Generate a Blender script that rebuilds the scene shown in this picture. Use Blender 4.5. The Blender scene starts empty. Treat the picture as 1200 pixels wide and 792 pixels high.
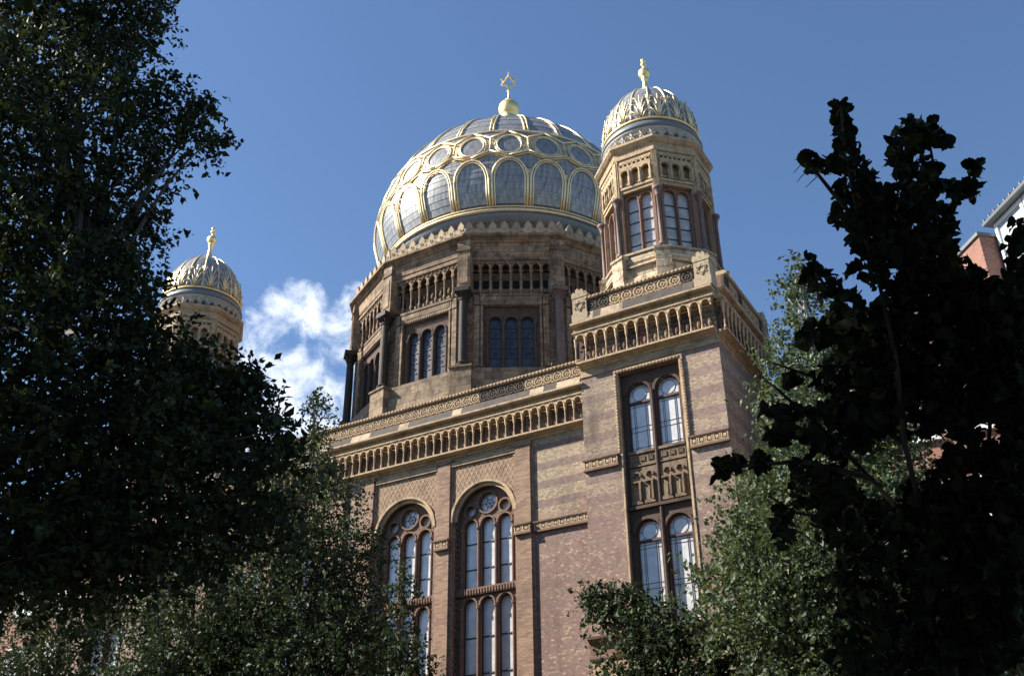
import bpy, math, random
import numpy as np
from mathutils import Matrix, Vector
random.seed(7); RNG = np.random.default_rng(11)
PI = math.pi; R = math.radians
sc = bpy.context.scene
COL = sc.collection

# ------------------------------------------------------------------ camera, sky, sun, exposure
F_PX, PITCH, YAW, ROLL = 1250.2, R(29.39), R(29.91), R(-0.645)
EYE = Vector((0, 0, 1.6))
dv = Vector((-math.sin(YAW)*math.cos(PITCH), math.cos(YAW)*math.cos(PITCH), math.sin(PITCH)))
rv = Vector((math.cos(YAW), math.sin(YAW), 0)); uv = rv.cross(dv)
r2 = rv*math.cos(ROLL) + uv*math.sin(ROLL); u2 = -rv*math.sin(ROLL) + uv*math.cos(ROLL)
cam = bpy.data.cameras.new('camera'); cam.lens = F_PX/1200*36; cam.sensor_width = 36; cam.clip_end = 6000; cam.clip_start = .05
co = bpy.data.objects.new('camera', cam); COL.objects.link(co)
co.matrix_world = Matrix(((r2.x, u2.x, -dv.x, EYE.x), (r2.y, u2.y, -dv.y, EYE.y), (r2.z, u2.z, -dv.z, EYE.z), (0, 0, 0, 1)))
sc.camera = co
def at(px, py, Y=None, dist=None):
    """a survey point: the place at depth Y (or at a distance) seen at photo pixel px, py"""
    v = r2*(px-600) - u2*(py-396) + dv*F_PX
    return EYE + (v*(Y/v.y) if Y is not None else v.normalized()*dist)

SUN_AZ, SUN_EL = R(62.5), R(38)          # azimuth to the left of the facade's normal
sdir = Vector((-math.sin(SUN_AZ)*math.cos(SUN_EL), -math.cos(SUN_AZ)*math.cos(SUN_EL), math.sin(SUN_EL)))
W_ = bpy.data.worlds.new('World'); sc.world = W_; W_.use_nodes = True
nt = W_.node_tree; N = nt.nodes; L = nt.links
bgn = N['Background']; bgn.inputs['Strength'].default_value = 0.078
sky = N.new('ShaderNodeTexSky'); sky.sky_type = 'NISHITA'; sky.sun_disc = False
sky.sun_elevation = SUN_EL; sky.sun_rotation = math.atan2(sdir.x, sdir.y); sky.air_density = 1.0; sky.dust_density = .2; sky.ozone_density = 5.0
tc = N.new('ShaderNodeTexCoord')
def vmath(op, a, b=None):
    n = N.new('ShaderNodeVectorMath'); n.operation = op
    for i, q in enumerate((a, b)):
        if q is None: continue
        if isinstance(q, (tuple, Vector)): n.inputs[i].default_value = tuple(q)
        else: L.new(q, n.inputs[i])
    return n
def wm(op, a, b=None, c=None):
    n = N.new('ShaderNodeMath'); n.operation = op
    for i, q in enumerate((a, b, c)):
        if q is None: continue
        if isinstance(q, (int, float)): n.inputs[i].default_value = q
        else: L.new(q, n.inputs[i])
    return n.outputs[0]
dn = vmath('NORMALIZE', tc.outputs['Generated']).outputs[0]
def cloud_blob(px, py, deg):           # a round patch of cloud in one direction of the sky
    d = (at(px, py, dist=1)-EYE).normalized()
    dt = vmath('DOT_PRODUCT', dn, d).outputs['Value']
    mr = N.new('ShaderNodeMapRange'); mr.interpolation_type = 'SMOOTHSTEP'; L.new(dt, mr.inputs[0])
    mr.inputs[1].default_value = math.cos(R(deg)); mr.inputs[2].default_value = math.cos(R(deg*.25)); mr.inputs[3].default_value = 0; mr.inputs[4].default_value = 1
    return mr.outputs[0]
m1 = cloud_blob(335, 470, 5.0)
for q in ((425, 392, 3.6), (300, 430, 4.0), (290, 540, 8), (500, 520, 6), (350, 365, 2.6)):
    m1 = wm('MAXIMUM', m1, cloud_blob(*q))
noi = N.new('ShaderNodeTexNoise'); noi.inputs['Scale'].default_value = 27; noi.inputs['Detail'].default_value = 9; noi.inputs['Roughness'].default_value = .62
noi.inputs['Distortion'].default_value = .35
mpp = N.new('ShaderNodeMapping'); mpp.inputs['Location'].default_value = (.31, .12, .05); L.new(dn, mpp.inputs[0]); L.new(mpp.outputs[0], noi.inputs['Vector'])
dens = wm('ADD', wm('MULTIPLY', m1, .62), wm('MULTIPLY', wm('SUBTRACT', noi.outputs['Fac'], .5), 1.9))
cl = N.new('ShaderNodeMapRange'); cl.interpolation_type = 'SMOOTHSTEP'; L.new(dens, cl.inputs[0]); cl.inputs[1].default_value = .22; cl.inputs[2].default_value = .88
clf = wm('MULTIPLY', cl.outputs[0], wm('MINIMUM', wm('MULTIPLY', m1, 3), .93))
mixw = N.new('ShaderNodeMix'); mixw.data_type = 'RGBA'
L.new(clf, mixw.inputs[0]); L.new(sky.outputs[0], mixw.inputs[6]); mixw.inputs[7].default_value = (7.2, 7.65, 8.4, 1)
L.new(mixw.outputs[2], bgn.inputs['Color'])

sun = bpy.data.lights.new('sun', 'SUN'); sun.energy = 5.0; sun.angle = R(.5); sun.color = (1, .93, .82)
so = bpy.data.objects.new('sun', sun); COL.objects.link(so)
so.rotation_euler = (-sdir).to_track_quat('-Z', 'Y').to_euler(); so.location = (-60, -40, 60)
sc.view_settings.view_transform = 'Standard'; sc.view_settings.look = 'None'; sc.view_settings.exposure = 1.18; sc.view_settings.gamma = 1
sc.render.engine = 'CYCLES'

# ------------------------------------------------------------------ materials
def mat(name, build, rough=.85, metal=0.0, spec=.3):
    m = bpy.data.materials.new(name); m.use_nodes = True
    t = m.node_tree; b = t.nodes['Principled BSDF']
    b.inputs['Roughness'].default_value = rough; b.inputs['Metallic'].default_value = metal; b.inputs['Specular IOR Level'].default_value = spec
    G = NodeKit(t, b); build(G); return m
class NodeKit:
    def __init__(s, t, b): s.t, s.b = t, b; s._c = None
    def new(s, k): return s.t.nodes.new(k)
    def link(s, a, b): s.t.links.new(a, b)
    def coord(s):
        if not s._c: s._c = s.new('ShaderNodeTexCoord').outputs['Object']
        return s._c
    def noise(s, scale, detail=4, rough=.55, vec=None, mapping=None):
        n = s.new('ShaderNodeTexNoise'); n.inputs['Scale'].default_value = scale; n.inputs['Detail'].default_value = detail; n.inputs['Roughness'].default_value = rough
        v = vec or s.coord()
        if mapping:
            mp = s.new('ShaderNodeMapping'); mp.inputs['Scale'].default_value = mapping; s.link(v, mp.inputs[0]); v = mp.outputs[0]
        s.link(v, n.inputs['Vector']); return n.outputs['Fac']
    def ramp(s, f, a, b):
        m = s.new('ShaderNodeMapRange'); s.link(f, m.inputs[0]); m.inputs[1].default_value = a; m.inputs[2].default_value = b; return m.outputs[0]
    def mix(s, f, a, b, mode='MIX'):
        n = s.new('ShaderNodeMix'); n.data_type = 'RGBA'; n.blend_type = mode
        for i, q in ((0, f), (6, a), (7, b)):
            if isinstance(q, (int, float)): n.inputs[i].default_value = q
            elif isinstance(q, tuple): n.inputs[i].default_value = (*q, 1) if len(q) == 3 else q
            else: s.link(q, n.inputs[i])
        return n.outputs[2]
    def math(s, op, a, b=None, c=None):
        n = s.new('ShaderNodeMath'); n.operation = op
        for i, q in enumerate((a, b, c)):
            if q is None: continue
            if isinstance(q, (int, float)): n.inputs[i].default_value = q
            else: s.link(q, n.inputs[i])
        return n.outputs[0]
    def col(s, c): s.link(c, s.b.inputs['Base Color']) if not isinstance(c, tuple) else setattr(s.b.inputs['Base Color'], 'default_value', (*c, 1))
    def bump(s, h, strength=.4, dist=.02):
        n = s.new('ShaderNodeBump'); n.inputs['Strength'].default_value = strength; n.inputs['Distance'].default_value = dist
        s.link(h, n.inputs['Height']); s.link(n.outputs[0], s.b.inputs['Normal'])
    def rand(s): return s.new('ShaderNodeObjectInfo').outputs['Random']
    def island(s): return s.new('ShaderNodeNewGeometry').outputs['Random Per Island']
    def sep(s):
        n = s.new('ShaderNodeSeparateXYZ'); s.link(s.coord(), n.inputs[0]); return n.outputs
    def brick(s, w, h, mortar=.01):
        x = s.sep(); c = s.new('ShaderNodeCombineXYZ'); s.link(s.math('ADD', x[0], x[1]), c.inputs[0]); s.link(x[2], c.inputs[1])
        n = s.new('ShaderNodeTexBrick'); n.inputs['Scale'].default_value = 1; n.inputs['Brick Width'].default_value = w; n.inputs['Row Height'].default_value = h
        n.inputs['Mortar Size'].default_value = mortar; n.inputs['Bias'].default_value = 0
        n.inputs['Color1'].default_value = (0, 0, 0, 1); n.inputs['Color2'].default_value = (1, 1, 1, 1); n.inputs['Mortar'].default_value = (.5, .5, .5, 1)
        s.link(c.outputs[0], n.inputs['Vector']); return n

def banded(zc, period, zfade, cream=(.405, .308, .212), brown=(.225, .155, .135), low=(.275, .172, .144)):
    def f(G):
        z = G.sep()[2]; br = G.brick(.135, .083, .012)
        ph = G.math('ABSOLUTE', G.math('SUBTRACT', G.math('FRACT', G.math('ADD', G.math('DIVIDE', G.math('SUBTRACT', z, zc), period), .5)), .5))
        band = G.math('LESS_THAN', ph, .2)
        creams = G.mix(br.outputs['Color'], tuple(q*.62 for q in cream), tuple(q*1.33 for q in cream))
        browns = G.mix(br.outputs['Color'], tuple(q*.78 for q in brown), tuple(q*1.35 for q in brown))
        lows = G.mix(br.outputs['Color'], tuple(q*.8 for q in low), tuple(q*1.22 for q in low))
        worn = G.math('GREATER_THAN', G.math('ADD', br.outputs['Color'], G.math('MULTIPLY', G.noise(2.2, 6, .75, mapping=(1, 1, 4)), 1.5)), 1.6)
        lows = G.mix(G.math('MULTIPLY', worn, .8), lows, creams)
        fade = G.ramp(G.math('ADD', z, G.math('MULTIPLY', G.math('SUBTRACT', G.noise(.6, 3), .5), 2.2)), zfade-.6, zfade+.9)
        up = G.mix(band, creams, browns)
        lowc = G.mix(G.math('MULTIPLY', band, .55), lows, browns)
        c = G.mix(fade, lowc, up)
        c = G.mix(G.math('MULTIPLY', br.outputs['Fac'], .45), c, (.27, .225, .17))
        c = G.mix(G.ramp(G.noise(.8, 7, .68, mapping=(1.5, 1.5, .3)), .5, .74), c, G.mix(.62, c, (.07, .05, .042)))
        c = G.mix(G.math('MULTIPLY', G.ramp(G.noise(.35, 4, .6), .5, .7), .35), c, G.mix(1.0, c, (.55, .5, .5), 'MULTIPLY'))
        c = G.mix(G.math('MULTIPLY', G.ramp(G.noise(9, 3), .35, .7), .3), c, G.mix(1.0, c, (.6, .55, .5), 'MULTIPLY'))
        G.col(c); G.bump(G.math('ADD', G.math('MULTIPLY', br.outputs['Fac'], -1.0), G.math('MULTIPLY', br.outputs['Color'], .5)), .8, .015)
    return f
def stone(c1, c2, grime=(.06, .05, .045), amount=.5, scale=1.6, rnd=0.0, fine=28, course=None):
    c1, c2 = (tuple(q*1.2 for q in c) for c in (c1, c2))
    def f(G):
        c = G.mix(G.noise(scale*2.5, 6, .6), c1, c2)
        if course:
            br = G.brick(course[0], course[1], .012)
            c = G.mix(.55, c, G.mix(1.0, c, G.mix(br.outputs['Color'], (.45, .43, .42), (1.6, 1.55, 1.5)), 'MULTIPLY'))
            c = G.mix(G.math('MULTIPLY', br.outputs['Fac'], .75), c, grime)
        if rnd: c = G.mix(G.math('MULTIPLY', G.rand(), rnd), c, G.mix(1.0, c, (.45, .42, .42), 'MULTIPLY'))
        c = G.mix(G.math('MULTIPLY', G.ramp(G.noise(scale, 7, .68, mapping=(1, 1, .55)), .5, .72), amount), c, grime)
        c = G.mix(G.math('MULTIPLY', G.ramp(G.noise(scale*1.9+.7, 9, .74, mapping=(1, 1, .7)), .51, .60), amount*.85), c, G.mix(.75, c, grime))
        c = G.mix(G.ramp(G.noise(fine, 3), .3, .75), c, G.mix(1.0, c, (.62, .58, .55), 'MULTIPLY'))
        c = G.mix(G.math('MULTIPLY', G.ramp(G.noise(9, 4, .6), .56, .68), .4), c, G.mix(1.0, c, (1.45, 1.42, 1.38), 'MULTIPLY'))
        G.col(c); G.bump(G.noise(fine*1.2, 4), .35, .02)
    return f
M = {}
M['brick_main'] = mat('banded brick', banded(17.08, .745, 14.9))
M['brick_block'] = mat('banded brick of the corner block', banded(17.51, .80, 14.6, (.37, .28, .2), (.25, .172, .148)))
M['brick_plain'] = mat('cream brick', lambda G: (lambda br: (G.col(G.mix(G.ramp(G.noise(1.2, 6), .5, .75), G.mix(br.outputs['Color'], (0.269, 0.187, 0.114), (0.457, 0.343, 0.212)), (0.163, 0.114, 0.082))), G.bump(br.outputs['Fac'], .6, .012)))(G.brick(.27, .083)))
M['terra'] = mat('sandy terracotta', stone((.52, .40, .255), (.40, .285, .175), (.10, .075, .054), .65, 1.7))
M['terra_dark'] = mat('sooty terracotta', stone((.109, .088, .068), (.068, .054, .044), (.024, .020, .019), .7))
M['terra_brown'] = mat('dark brown terracotta', stone((.116, .078, .060), (.078, .053, .042), (.031, .024, .020), .6))
M['terra_mid'] = mat('brown carved terracotta', stone((.24, .175, .115), (.17, .12, .08), (.05, .038, .03), .8, 2.2))
M['terra_red'] = mat('reddish terracotta', stone((.231, .146, .102), (.170, .102, .075), (.054, .034, .031), .5))
M['brick_pil'] = mat('pilaster brick', lambda G: (lambda br: (G.col(G.mix(G.ramp(G.noise(1.3, 6), .5, .78), G.mix(br.outputs['Color'], (0.204, 0.122, 0.090), (0.350, 0.236, 0.155)), (0.122, 0.082, 0.065))), G.bump(br.outputs['Fac'], .6, .012)))(G.brick(.27, .083)))
M['stone_cream'] = mat('pale sandstone', stone((.50, .41, .285), (.38, .30, .2), (.075, .06, .048), .6, 1.8, rnd=.5))
M['stone_grey'] = mat('weathered grey sandstone', stone((.116, .102, .092), (.078, .068, .061), (.034, .031, .027), .6, rnd=.5))
M['drum'] = mat('brown weathered drum masonry', stone((.25, .172, .115), (.155, .107, .072), (.04, .03, .024), .95, 1.2, course=(.42, .13)))
M['drum_trim'] = mat('drum sandstone trim', stone((.335, .25, .165), (.225, .16, .108), (.045, .035, .027), .9, 1.3, course=(.8, .31)))
M['ashlar'] = mat('stained ashlar', stone((.32, .24, .16), (.195, .144, .10), (.04, .032, .026), .95, 1.1, course=(1.1, .42)))
M['granite_black'] = mat('dark granite', stone((.027, .023, .020), (.051, .042, .035), (.014, .012, .012), .5), .7)
M['granite_pink'] = mat('pinkish granite', stone((.204, .146, .126), (.150, .105, .092), (.068, .051, .044), .5), .65)
M['ashlar_light'] = mat('pale blotched ashlar', stone((.54, .45, .32), (.42, .34, .235), (.085, .068, .052), .95, 1.5, course=(.9, .38)))
M['tower_brick'] = mat('turret brick', lambda G: (lambda br: (G.col(G.mix(G.ramp(G.noise(1.6, 6, .65), .52, .78), G.mix(br.outputs['Color'], (0.326, 0.221, 0.131), (0.473, 0.350, 0.212)), (0.163, 0.114, 0.082))), G.bump(br.outputs['Fac'], .6, .012)))(G.brick(.2, .075)))
M['tower_red'] = mat('turret red terracotta', stone((.245, .150, .112), (.190, .112, .085), (.068, .044, .037), .4))
def goldf(base, worn):
    def f(G):
        G.col(G.mix(G.ramp(G.noise(3.0, 5), .45, .75), base, worn))
        G.link(G.ramp(G.noise(7, 4), .2, .8), G.b.inputs['Roughness']); G.b.inputs['Roughness'].default_value = .35
        m = G.new('ShaderNodeMapRange'); G.link(G.noise(7, 4), m.inputs[0]); m.inputs[3].default_value = .36; m.inputs[4].default_value = .6; G.link(m.outputs[0], G.b.inputs['Roughness'])
    return f
M['gold'] = mat('gilding', goldf((.95, .72, .33), (.85, .62, .28)), .3, 1.0, .5)
M['gold_pale'] = mat('pale gilded ribs', goldf((.80, .66, .42), (.58, .46, .28)), .4, .7, .4)
def zincf(G):
    br = G.noise(1.6, 7, .7, mapping=(4, 4, .22))
    c = G.mix(G.ramp(br, .3, .72), (.12, .123, .125), (.44, .44, .425))
    c = G.mix(G.math('MULTIPLY', G.rand(), .3), c, (.15, .16, .17))
    G.col(c)
    m = G.new('ShaderNodeMapRange'); G.link(G.noise(5, 4), m.inputs[0]); m.inputs[3].default_value = .30; m.inputs[4].default_value = .5; G.link(m.outputs[0], G.b.inputs['Roughness'])
    G.bump(G.noise(2.2, 3, .5, mapping=(1, 1, 1)), .12, .06)
M['zinc'] = mat('sheet zinc', zincf, .42, .3, .5)
M['zinc_trim'] = mat('grey lead', lambda G: G.col(G.mix(G.noise(6, 5), (.13, .145, .16), (.22, .235, .245))), .5, .4)
M['zinc_light'] = mat('pale cast zinc', stone((.55, .52, .46), (.42, .40, .36), (.12, .11, .1), .5, 5), .6)
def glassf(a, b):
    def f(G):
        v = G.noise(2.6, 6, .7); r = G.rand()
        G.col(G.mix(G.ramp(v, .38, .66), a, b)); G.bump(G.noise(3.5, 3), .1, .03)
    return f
M['glass'] = mat('leaded glass with painted sky sheen', glassf((.50, .495, .48), (.70, .69, .665)), .28, .1, 1.0)  # pale base colour stands in for bright sky reflected in the panes
M['glass_turret'] = mat('turret glass', glassf((.34, .35, .345), (.56, .57, .56)), .22, 0, .9)
M['glass_dark'] = mat('drum window glass', glassf((.012, .015, .024), (.04, .048, .062)), .3, 0, .5)
M['lead'] = mat('dark glazing bar', lambda G: G.col((.045, .035, .032)), .6)
M['frame_wood'] = mat('dark red brown frame', lambda G: G.col(G.mix(G.noise(12, 4), (.075, .035, .028), (.11, .055, .042))), .6)
M['void'] = mat('dark interior', lambda G: G.col((.012, .012, .014)), .9)
M['brick_red'] = mat('red brick', lambda G: (lambda br: (G.col(G.mix(G.math('MULTIPLY', br.outputs['Fac'], .6), G.mix(br.outputs['Color'], (.21, .095, .068), (.30, .14, .10)), (.27, .215, .18))), G.bump(br.outputs['Fac'], .6, .01)))(G.brick(.3, .1, .014)))
M['white_paint'] = mat('white painted metal', lambda G: G.col(G.mix(G.noise(3, 4), (.74, .74, .72), (.8, .8, .79))), .45)
M['attic_glass'] = mat('attic glazing', lambda G: G.col(G.mix(G.ramp(G.noise(.8, 4), .4, .65), (.34, .40, .45), (.56, .61, .64))), .1, 0, .8)
M['slate'] = mat('dark roofing', lambda G: G.col(G.mix(G.noise(5, 4), (.07, .07, .075), (.13, .13, .135))), .6)
M['plaster'] = mat('grey plaster', stone((.4, .38, .34), (.32, .3, .27), (.15, .14, .13), .4))
M['asphalt'] = mat('asphalt', lambda G: G.col(G.mix(G.noise(30, 4), (.04, .04, .042), (.065, .064, .062))), .9)
M['paving'] = mat('granite paving', lambda G: G.col(G.mix(G.noise(8, 4), (.16, .15, .14), (.24, .23, .21))), .9)
M['bark'] = mat('bark', lambda G: (G.col(G.mix(G.noise(14, 5, .6, mapping=(1, 1, .25)), (.045, .036, .028), (.11, .09, .07))), G.bump(G.noise(20, 5, mapping=(1, 1, .2)), .6, .02)), .9)
M['birch_bark'] = mat('pale bark', lambda G: G.col(G.mix(G.ramp(G.noise(7, 4, mapping=(.6, .6, 2.5)), .55, .7), (.5, .47, .42), (.08, .07, .06))), .8)
def leafmat(name, a, b, trans=.25, tcol=(.16, .22, .03), rough=.5, spec=.22):
    m = bpy.data.materials.new(name); m.use_nodes = True; t = m.node_tree; p = t.nodes['Principled BSDF']; G = NodeKit(t, p)
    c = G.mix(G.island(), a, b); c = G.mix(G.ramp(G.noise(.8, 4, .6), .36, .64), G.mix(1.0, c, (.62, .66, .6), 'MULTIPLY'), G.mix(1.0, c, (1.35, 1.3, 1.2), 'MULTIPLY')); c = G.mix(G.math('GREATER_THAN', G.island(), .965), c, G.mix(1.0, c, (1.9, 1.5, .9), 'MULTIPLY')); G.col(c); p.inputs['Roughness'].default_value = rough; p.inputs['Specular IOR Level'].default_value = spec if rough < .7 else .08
    tr = G.new('ShaderNodeBsdfTranslucent'); G.link(G.mix(.6, c, tcol), tr.inputs['Color'])
    ms = G.new('ShaderNodeMixShader'); ms.inputs[0].default_value = trans
    G.link(p.outputs[0], ms.inputs[1]); G.link(tr.outputs[0], ms.inputs[2]); G.link(ms.outputs[0], t.nodes['Material Output'].inputs['Surface'])
    return m
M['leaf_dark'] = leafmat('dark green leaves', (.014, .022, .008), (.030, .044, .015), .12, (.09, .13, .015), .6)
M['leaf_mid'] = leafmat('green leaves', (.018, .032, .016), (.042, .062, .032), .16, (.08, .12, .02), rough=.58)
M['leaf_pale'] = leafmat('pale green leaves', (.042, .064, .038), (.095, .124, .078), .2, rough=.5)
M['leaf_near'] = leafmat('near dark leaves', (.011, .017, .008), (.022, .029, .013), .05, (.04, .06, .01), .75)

# ------------------------------------------------------------------ mesh helpers (local frame: x right along the face, y into the wall, z up)
class MB:
    def __init__(s): s.v = []; s.f = []
    def add(s, vs, fs):
        o = len(s.v); s.v += [tuple(q) for q in vs]; s.f += [tuple(i+o for i in f) for f in fs]; return s
    def box(s, x0, x1, y0, y1, z0, z1):
        return s.add([(x0,y0,z0),(x1,y0,z0),(x1,y1,z0),(x0,y1,z0),(x0,y0,z1),(x1,y0,z1),(x1,y1,z1),(x0,y1,z1)],
                     [(3,2,1,0),(4,5,6,7),(0,1,5,4),(1,2,6,5),(2,3,7,6),(3,0,4,7)])
    def prism(s, poly, y0, y1):                       # poly in x,z counter-clockwise from the front
        n = len(poly)
        return s.add([(x,y0,z) for x,z in poly]+[(x,y1,z) for x,z in poly],
                     [tuple(range(n)), tuple(range(2*n-1,n-1,-1))]+[((i+1)%n,i,i+n,(i+1)%n+n) for i in range(n)])
    def mould(s, prof, x0, x1):                       # profile in y,z swept along x
        n = len(prof)
        return s.add([(x0,y,z) for y,z in prof]+[(x1,y,z) for y,z in prof],
                     [tuple(range(n)), tuple(range(2*n-1,n-1,-1))]+[((i+1)%n,i,i+n,(i+1)%n+n) for i in range(n)])
    def lathe(s, prof, n=16, c=(0,0), a0=0.0, cap=True):
        vs = []; k = len(prof)
        for r, z in prof: vs += [(c[0]+r*math.sin(a0+2*PI*i/n), c[1]-r*math.cos(a0+2*PI*i/n), z) for i in range(n)]
        fs = [(j*n+i, j*n+(i+1)%n, (j+1)*n+(i+1)%n, (j+1)*n+i) for j in range(k-1) for i in range(n)]
        if cap: fs += [tuple(range(n-1,-1,-1)), tuple(range((k-1)*n, k*n))]
        return s.add(vs, fs)
    def tube(s, pts, r, n=6, closed=False, r1=None):
        P = [Vector(p) for p in pts]; k = len(P); vs = []
        for i, p in enumerate(P):
            if closed: t = P[(i+1)%k]-P[i-1]
            else: t = P[min(i+1,k-1)]-P[max(i-1,0)]
            t.normalize(); a = t.cross(Vector((0,0,1)))
            if a.length < .05: a = t.cross(Vector((0,1,0)))
            a.normalize(); b = t.cross(a); rr = r if r1 is None else r+(r1-r)*i/max(1,k-1)
            vs += [tuple(p+a*rr*math.cos(2*PI*j/n)+b*rr*math.sin(2*PI*j/n)) for j in range(n)]
        m = k if closed else k-1
        fs = [(i*n+j, i*n+(j+1)%n, ((i+1)%k)*n+(j+1)%n, ((i+1)%k)*n+j) for i in range(m) for j in range(n)]
        if not closed: fs += [tuple(range(n-1,-1,-1)), tuple(range((k-1)*n,k*n))]
        return s.add(vs, fs)
    def panel(s, x0, x1, z0, top, cols, y0, y1):
        """a wall plate with holes stacked on vertical lines; cols = [(cx, [half profiles])], top = number or function of x"""
        tf = top if callable(top) else (lambda x: top)
        cuts = [(x0, None)]+sorted(cols, key=lambda c: c[0])+[(x1, None)]
        for (xa, ha), (xb, hb) in zip(cuts, cuts[1:]):
            left = [(xa, z0)]+[(xa+dx, z) for h in (ha or []) for dx, z in h]
            right = [(xb, z0)]+[(xb-dx, z) for h in (hb or []) for dx, z in h]
            nn = 10 if callable(top) else 1
            tops = [(xa+(xb-xa)*i/nn, tf(xa+(xb-xa)*i/nn)) for i in range(nn+1)]
            poly = right+tops[::-1]+left[::-1]
            cl = []
            for p in poly:
                if not cl or (abs(p[0]-cl[-1][0])+abs(p[1]-cl[-1][1])) > 1e-5: cl.append(p)
            if abs(cl[0][0]-cl[-1][0])+abs(cl[0][1]-cl[-1][1]) < 1e-5: cl.pop()
            n = len(cl)
            s.add([(x,y0,z) for x,z in cl]+[(x,y1,z) for x,z in cl], [tuple(range(n)), tuple(range(2*n-1,n-1,-1))])
            for a, b in zip(tops, tops[1:]): s.add([(a[0],y0,a[1]),(b[0],y0,b[1]),(b[0],y1,b[1]),(a[0],y1,a[1])], [(0,1,2,3)])
        for xx in (x0, x1): s.add([(xx,y0,z0),(xx,y1,z0),(xx,y1,tf(xx)),(xx,y0,tf(xx))], [(0,1,2,3)])
        s.add([(x0,y0,z0),(x1,y0,z0),(x1,y1,z0),(x0,y1,z0)], [(0,1,2,3)])
        for cx, hs in cols:
            for h in hs:
                for sg in (1, -1):
                    for a, b in zip(h, h[1:]): s.add([(cx+sg*a[0],y0,a[1]),(cx+sg*b[0],y0,b[1]),(cx+sg*b[0],y1,b[1]),(cx+sg*a[0],y1,a[1])], [(0,1,2,3)])
        return s
    def ring(s, cx, cz, ri, ro, y0, y1, a0=0, a1=2*PI, n=20):  # flat ring or arch moulding in the x,z plane
        full = abs(a1-a0-2*PI) < 1e-6; k = n if full else n+1
        an = [a0+(a1-a0)*i/n for i in range(k)]
        vs = []
        for r, y in ((ri,y0),(ro,y0),(ro,y1),(ri,y1)): vs += [(cx+r*math.cos(a), y, cz+r*math.sin(a)) for a in an]
        fs = []
        for i in range(n):
            j = (i+1)%k
            for q in range(4): fs.append((q*k+i, q*k+j, ((q+1)%4)*k+j, ((q+1)%4)*k+i))
        return s.add(vs, fs)
    def mesh(s, name, m, smooth=False):
        me = bpy.data.meshes.new(name); me.from_pydata(s.v, [], s.f); me.materials.append(M[m] if isinstance(m, str) else m)
        if smooth: me.polygons.foreach_set('use_smooth', [True]*len(me.polygons))
        me.update(); return me
def lancet(w, z0, zs, n=7):
    return [(0,z0),(w,z0)]+[(w*math.cos(PI/2*i/n), zs+w*math.sin(PI/2*i/n)) for i in range(n+1)]
def circ(r, zc, n=12):
    return [(r*math.sin(PI*i/n) if 0 < i < n else 0, zc-r*math.cos(PI*i/n)) for i in range(n+1)]
def arch_poly(w, z0, zs, cx=0, n=8):
    return [(cx-w,z0),(cx+w,z0)]+[(cx+w*math.cos(PI*i/(2*n)), zs+w*math.sin(PI*i/(2*n))) for i in range(2*n+1)]
WM = {}
def put(name, mesh, parent=None, loc=(0,0,0), rot=0.0, label=None, local=False, kind=None, mat4=None):
    o = bpy.data.objects.new(name, mesh); COL.objects.link(o)
    m = mat4 if mat4 is not None else Matrix.Translation(loc) @ Matrix.Rotation(rot, 4, 'Z')
    if parent is not None:
        o.parent = parent
        lm = m if local else WM[parent].inverted() @ m
        WM[o] = WM[parent] @ lm; o.matrix_local = lm
    else: WM[o] = m; o.matrix_local = m
    if label: o['label'] = label
    if kind: o['kind'] = kind
    return o
def thing(name, label, cat, loc, rot=0.0, group=None):
    o = put(name, None, None, loc, rot); o['label'] = label; o['category'] = cat
    if group: o['group'] = group
    return o
def facet_loc(c, ap, phi): return (c[0]+ap*math.sin(phi), c[1]-ap*math.cos(phi), 0)

# ------------------------------------------------------------------ ground
def sheet(name, x0, x1, y0, y1, z, m, h=0.0):
    mb = MB()
    if h: mb.box(x0, x1, y0, y1, z-h, z)
    else: mb.add([(x0,y0,z),(x1,y0,z),(x1,y1,z),(x0,y1,z)], [(0,1,2,3)])
    return put(name, mb.mesh(name, m), kind='structure')
sheet('ground', -1500, 1500, -1500, 1500, -.02, 'asphalt')
sheet('road', -300, 300, 6.5, 20.5, -.014, 'asphalt')
sheet('pavement', -300, 300, 20.5, 32.0, .12, 'paving', .13)
sheet('pavement', -300, 300, -9, 6.5, .12, 'paving', .13)

# ------------------------------------------------------------------ the synagogue
syn = thing('synagogue', 'ornate brick synagogue with gilded dome, two turrets and arched windows behind the trees', 'building', (-26.5, 32.5, 0))
DC = (-26.5, 46.0); TC = (-12.95, 34.95)
YM, YB = 32.9, 32.5                                   # planes of the long wall and of the corner blocks
BAYS = (-20.26, -23.90, -29.10, -32.74)

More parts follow.
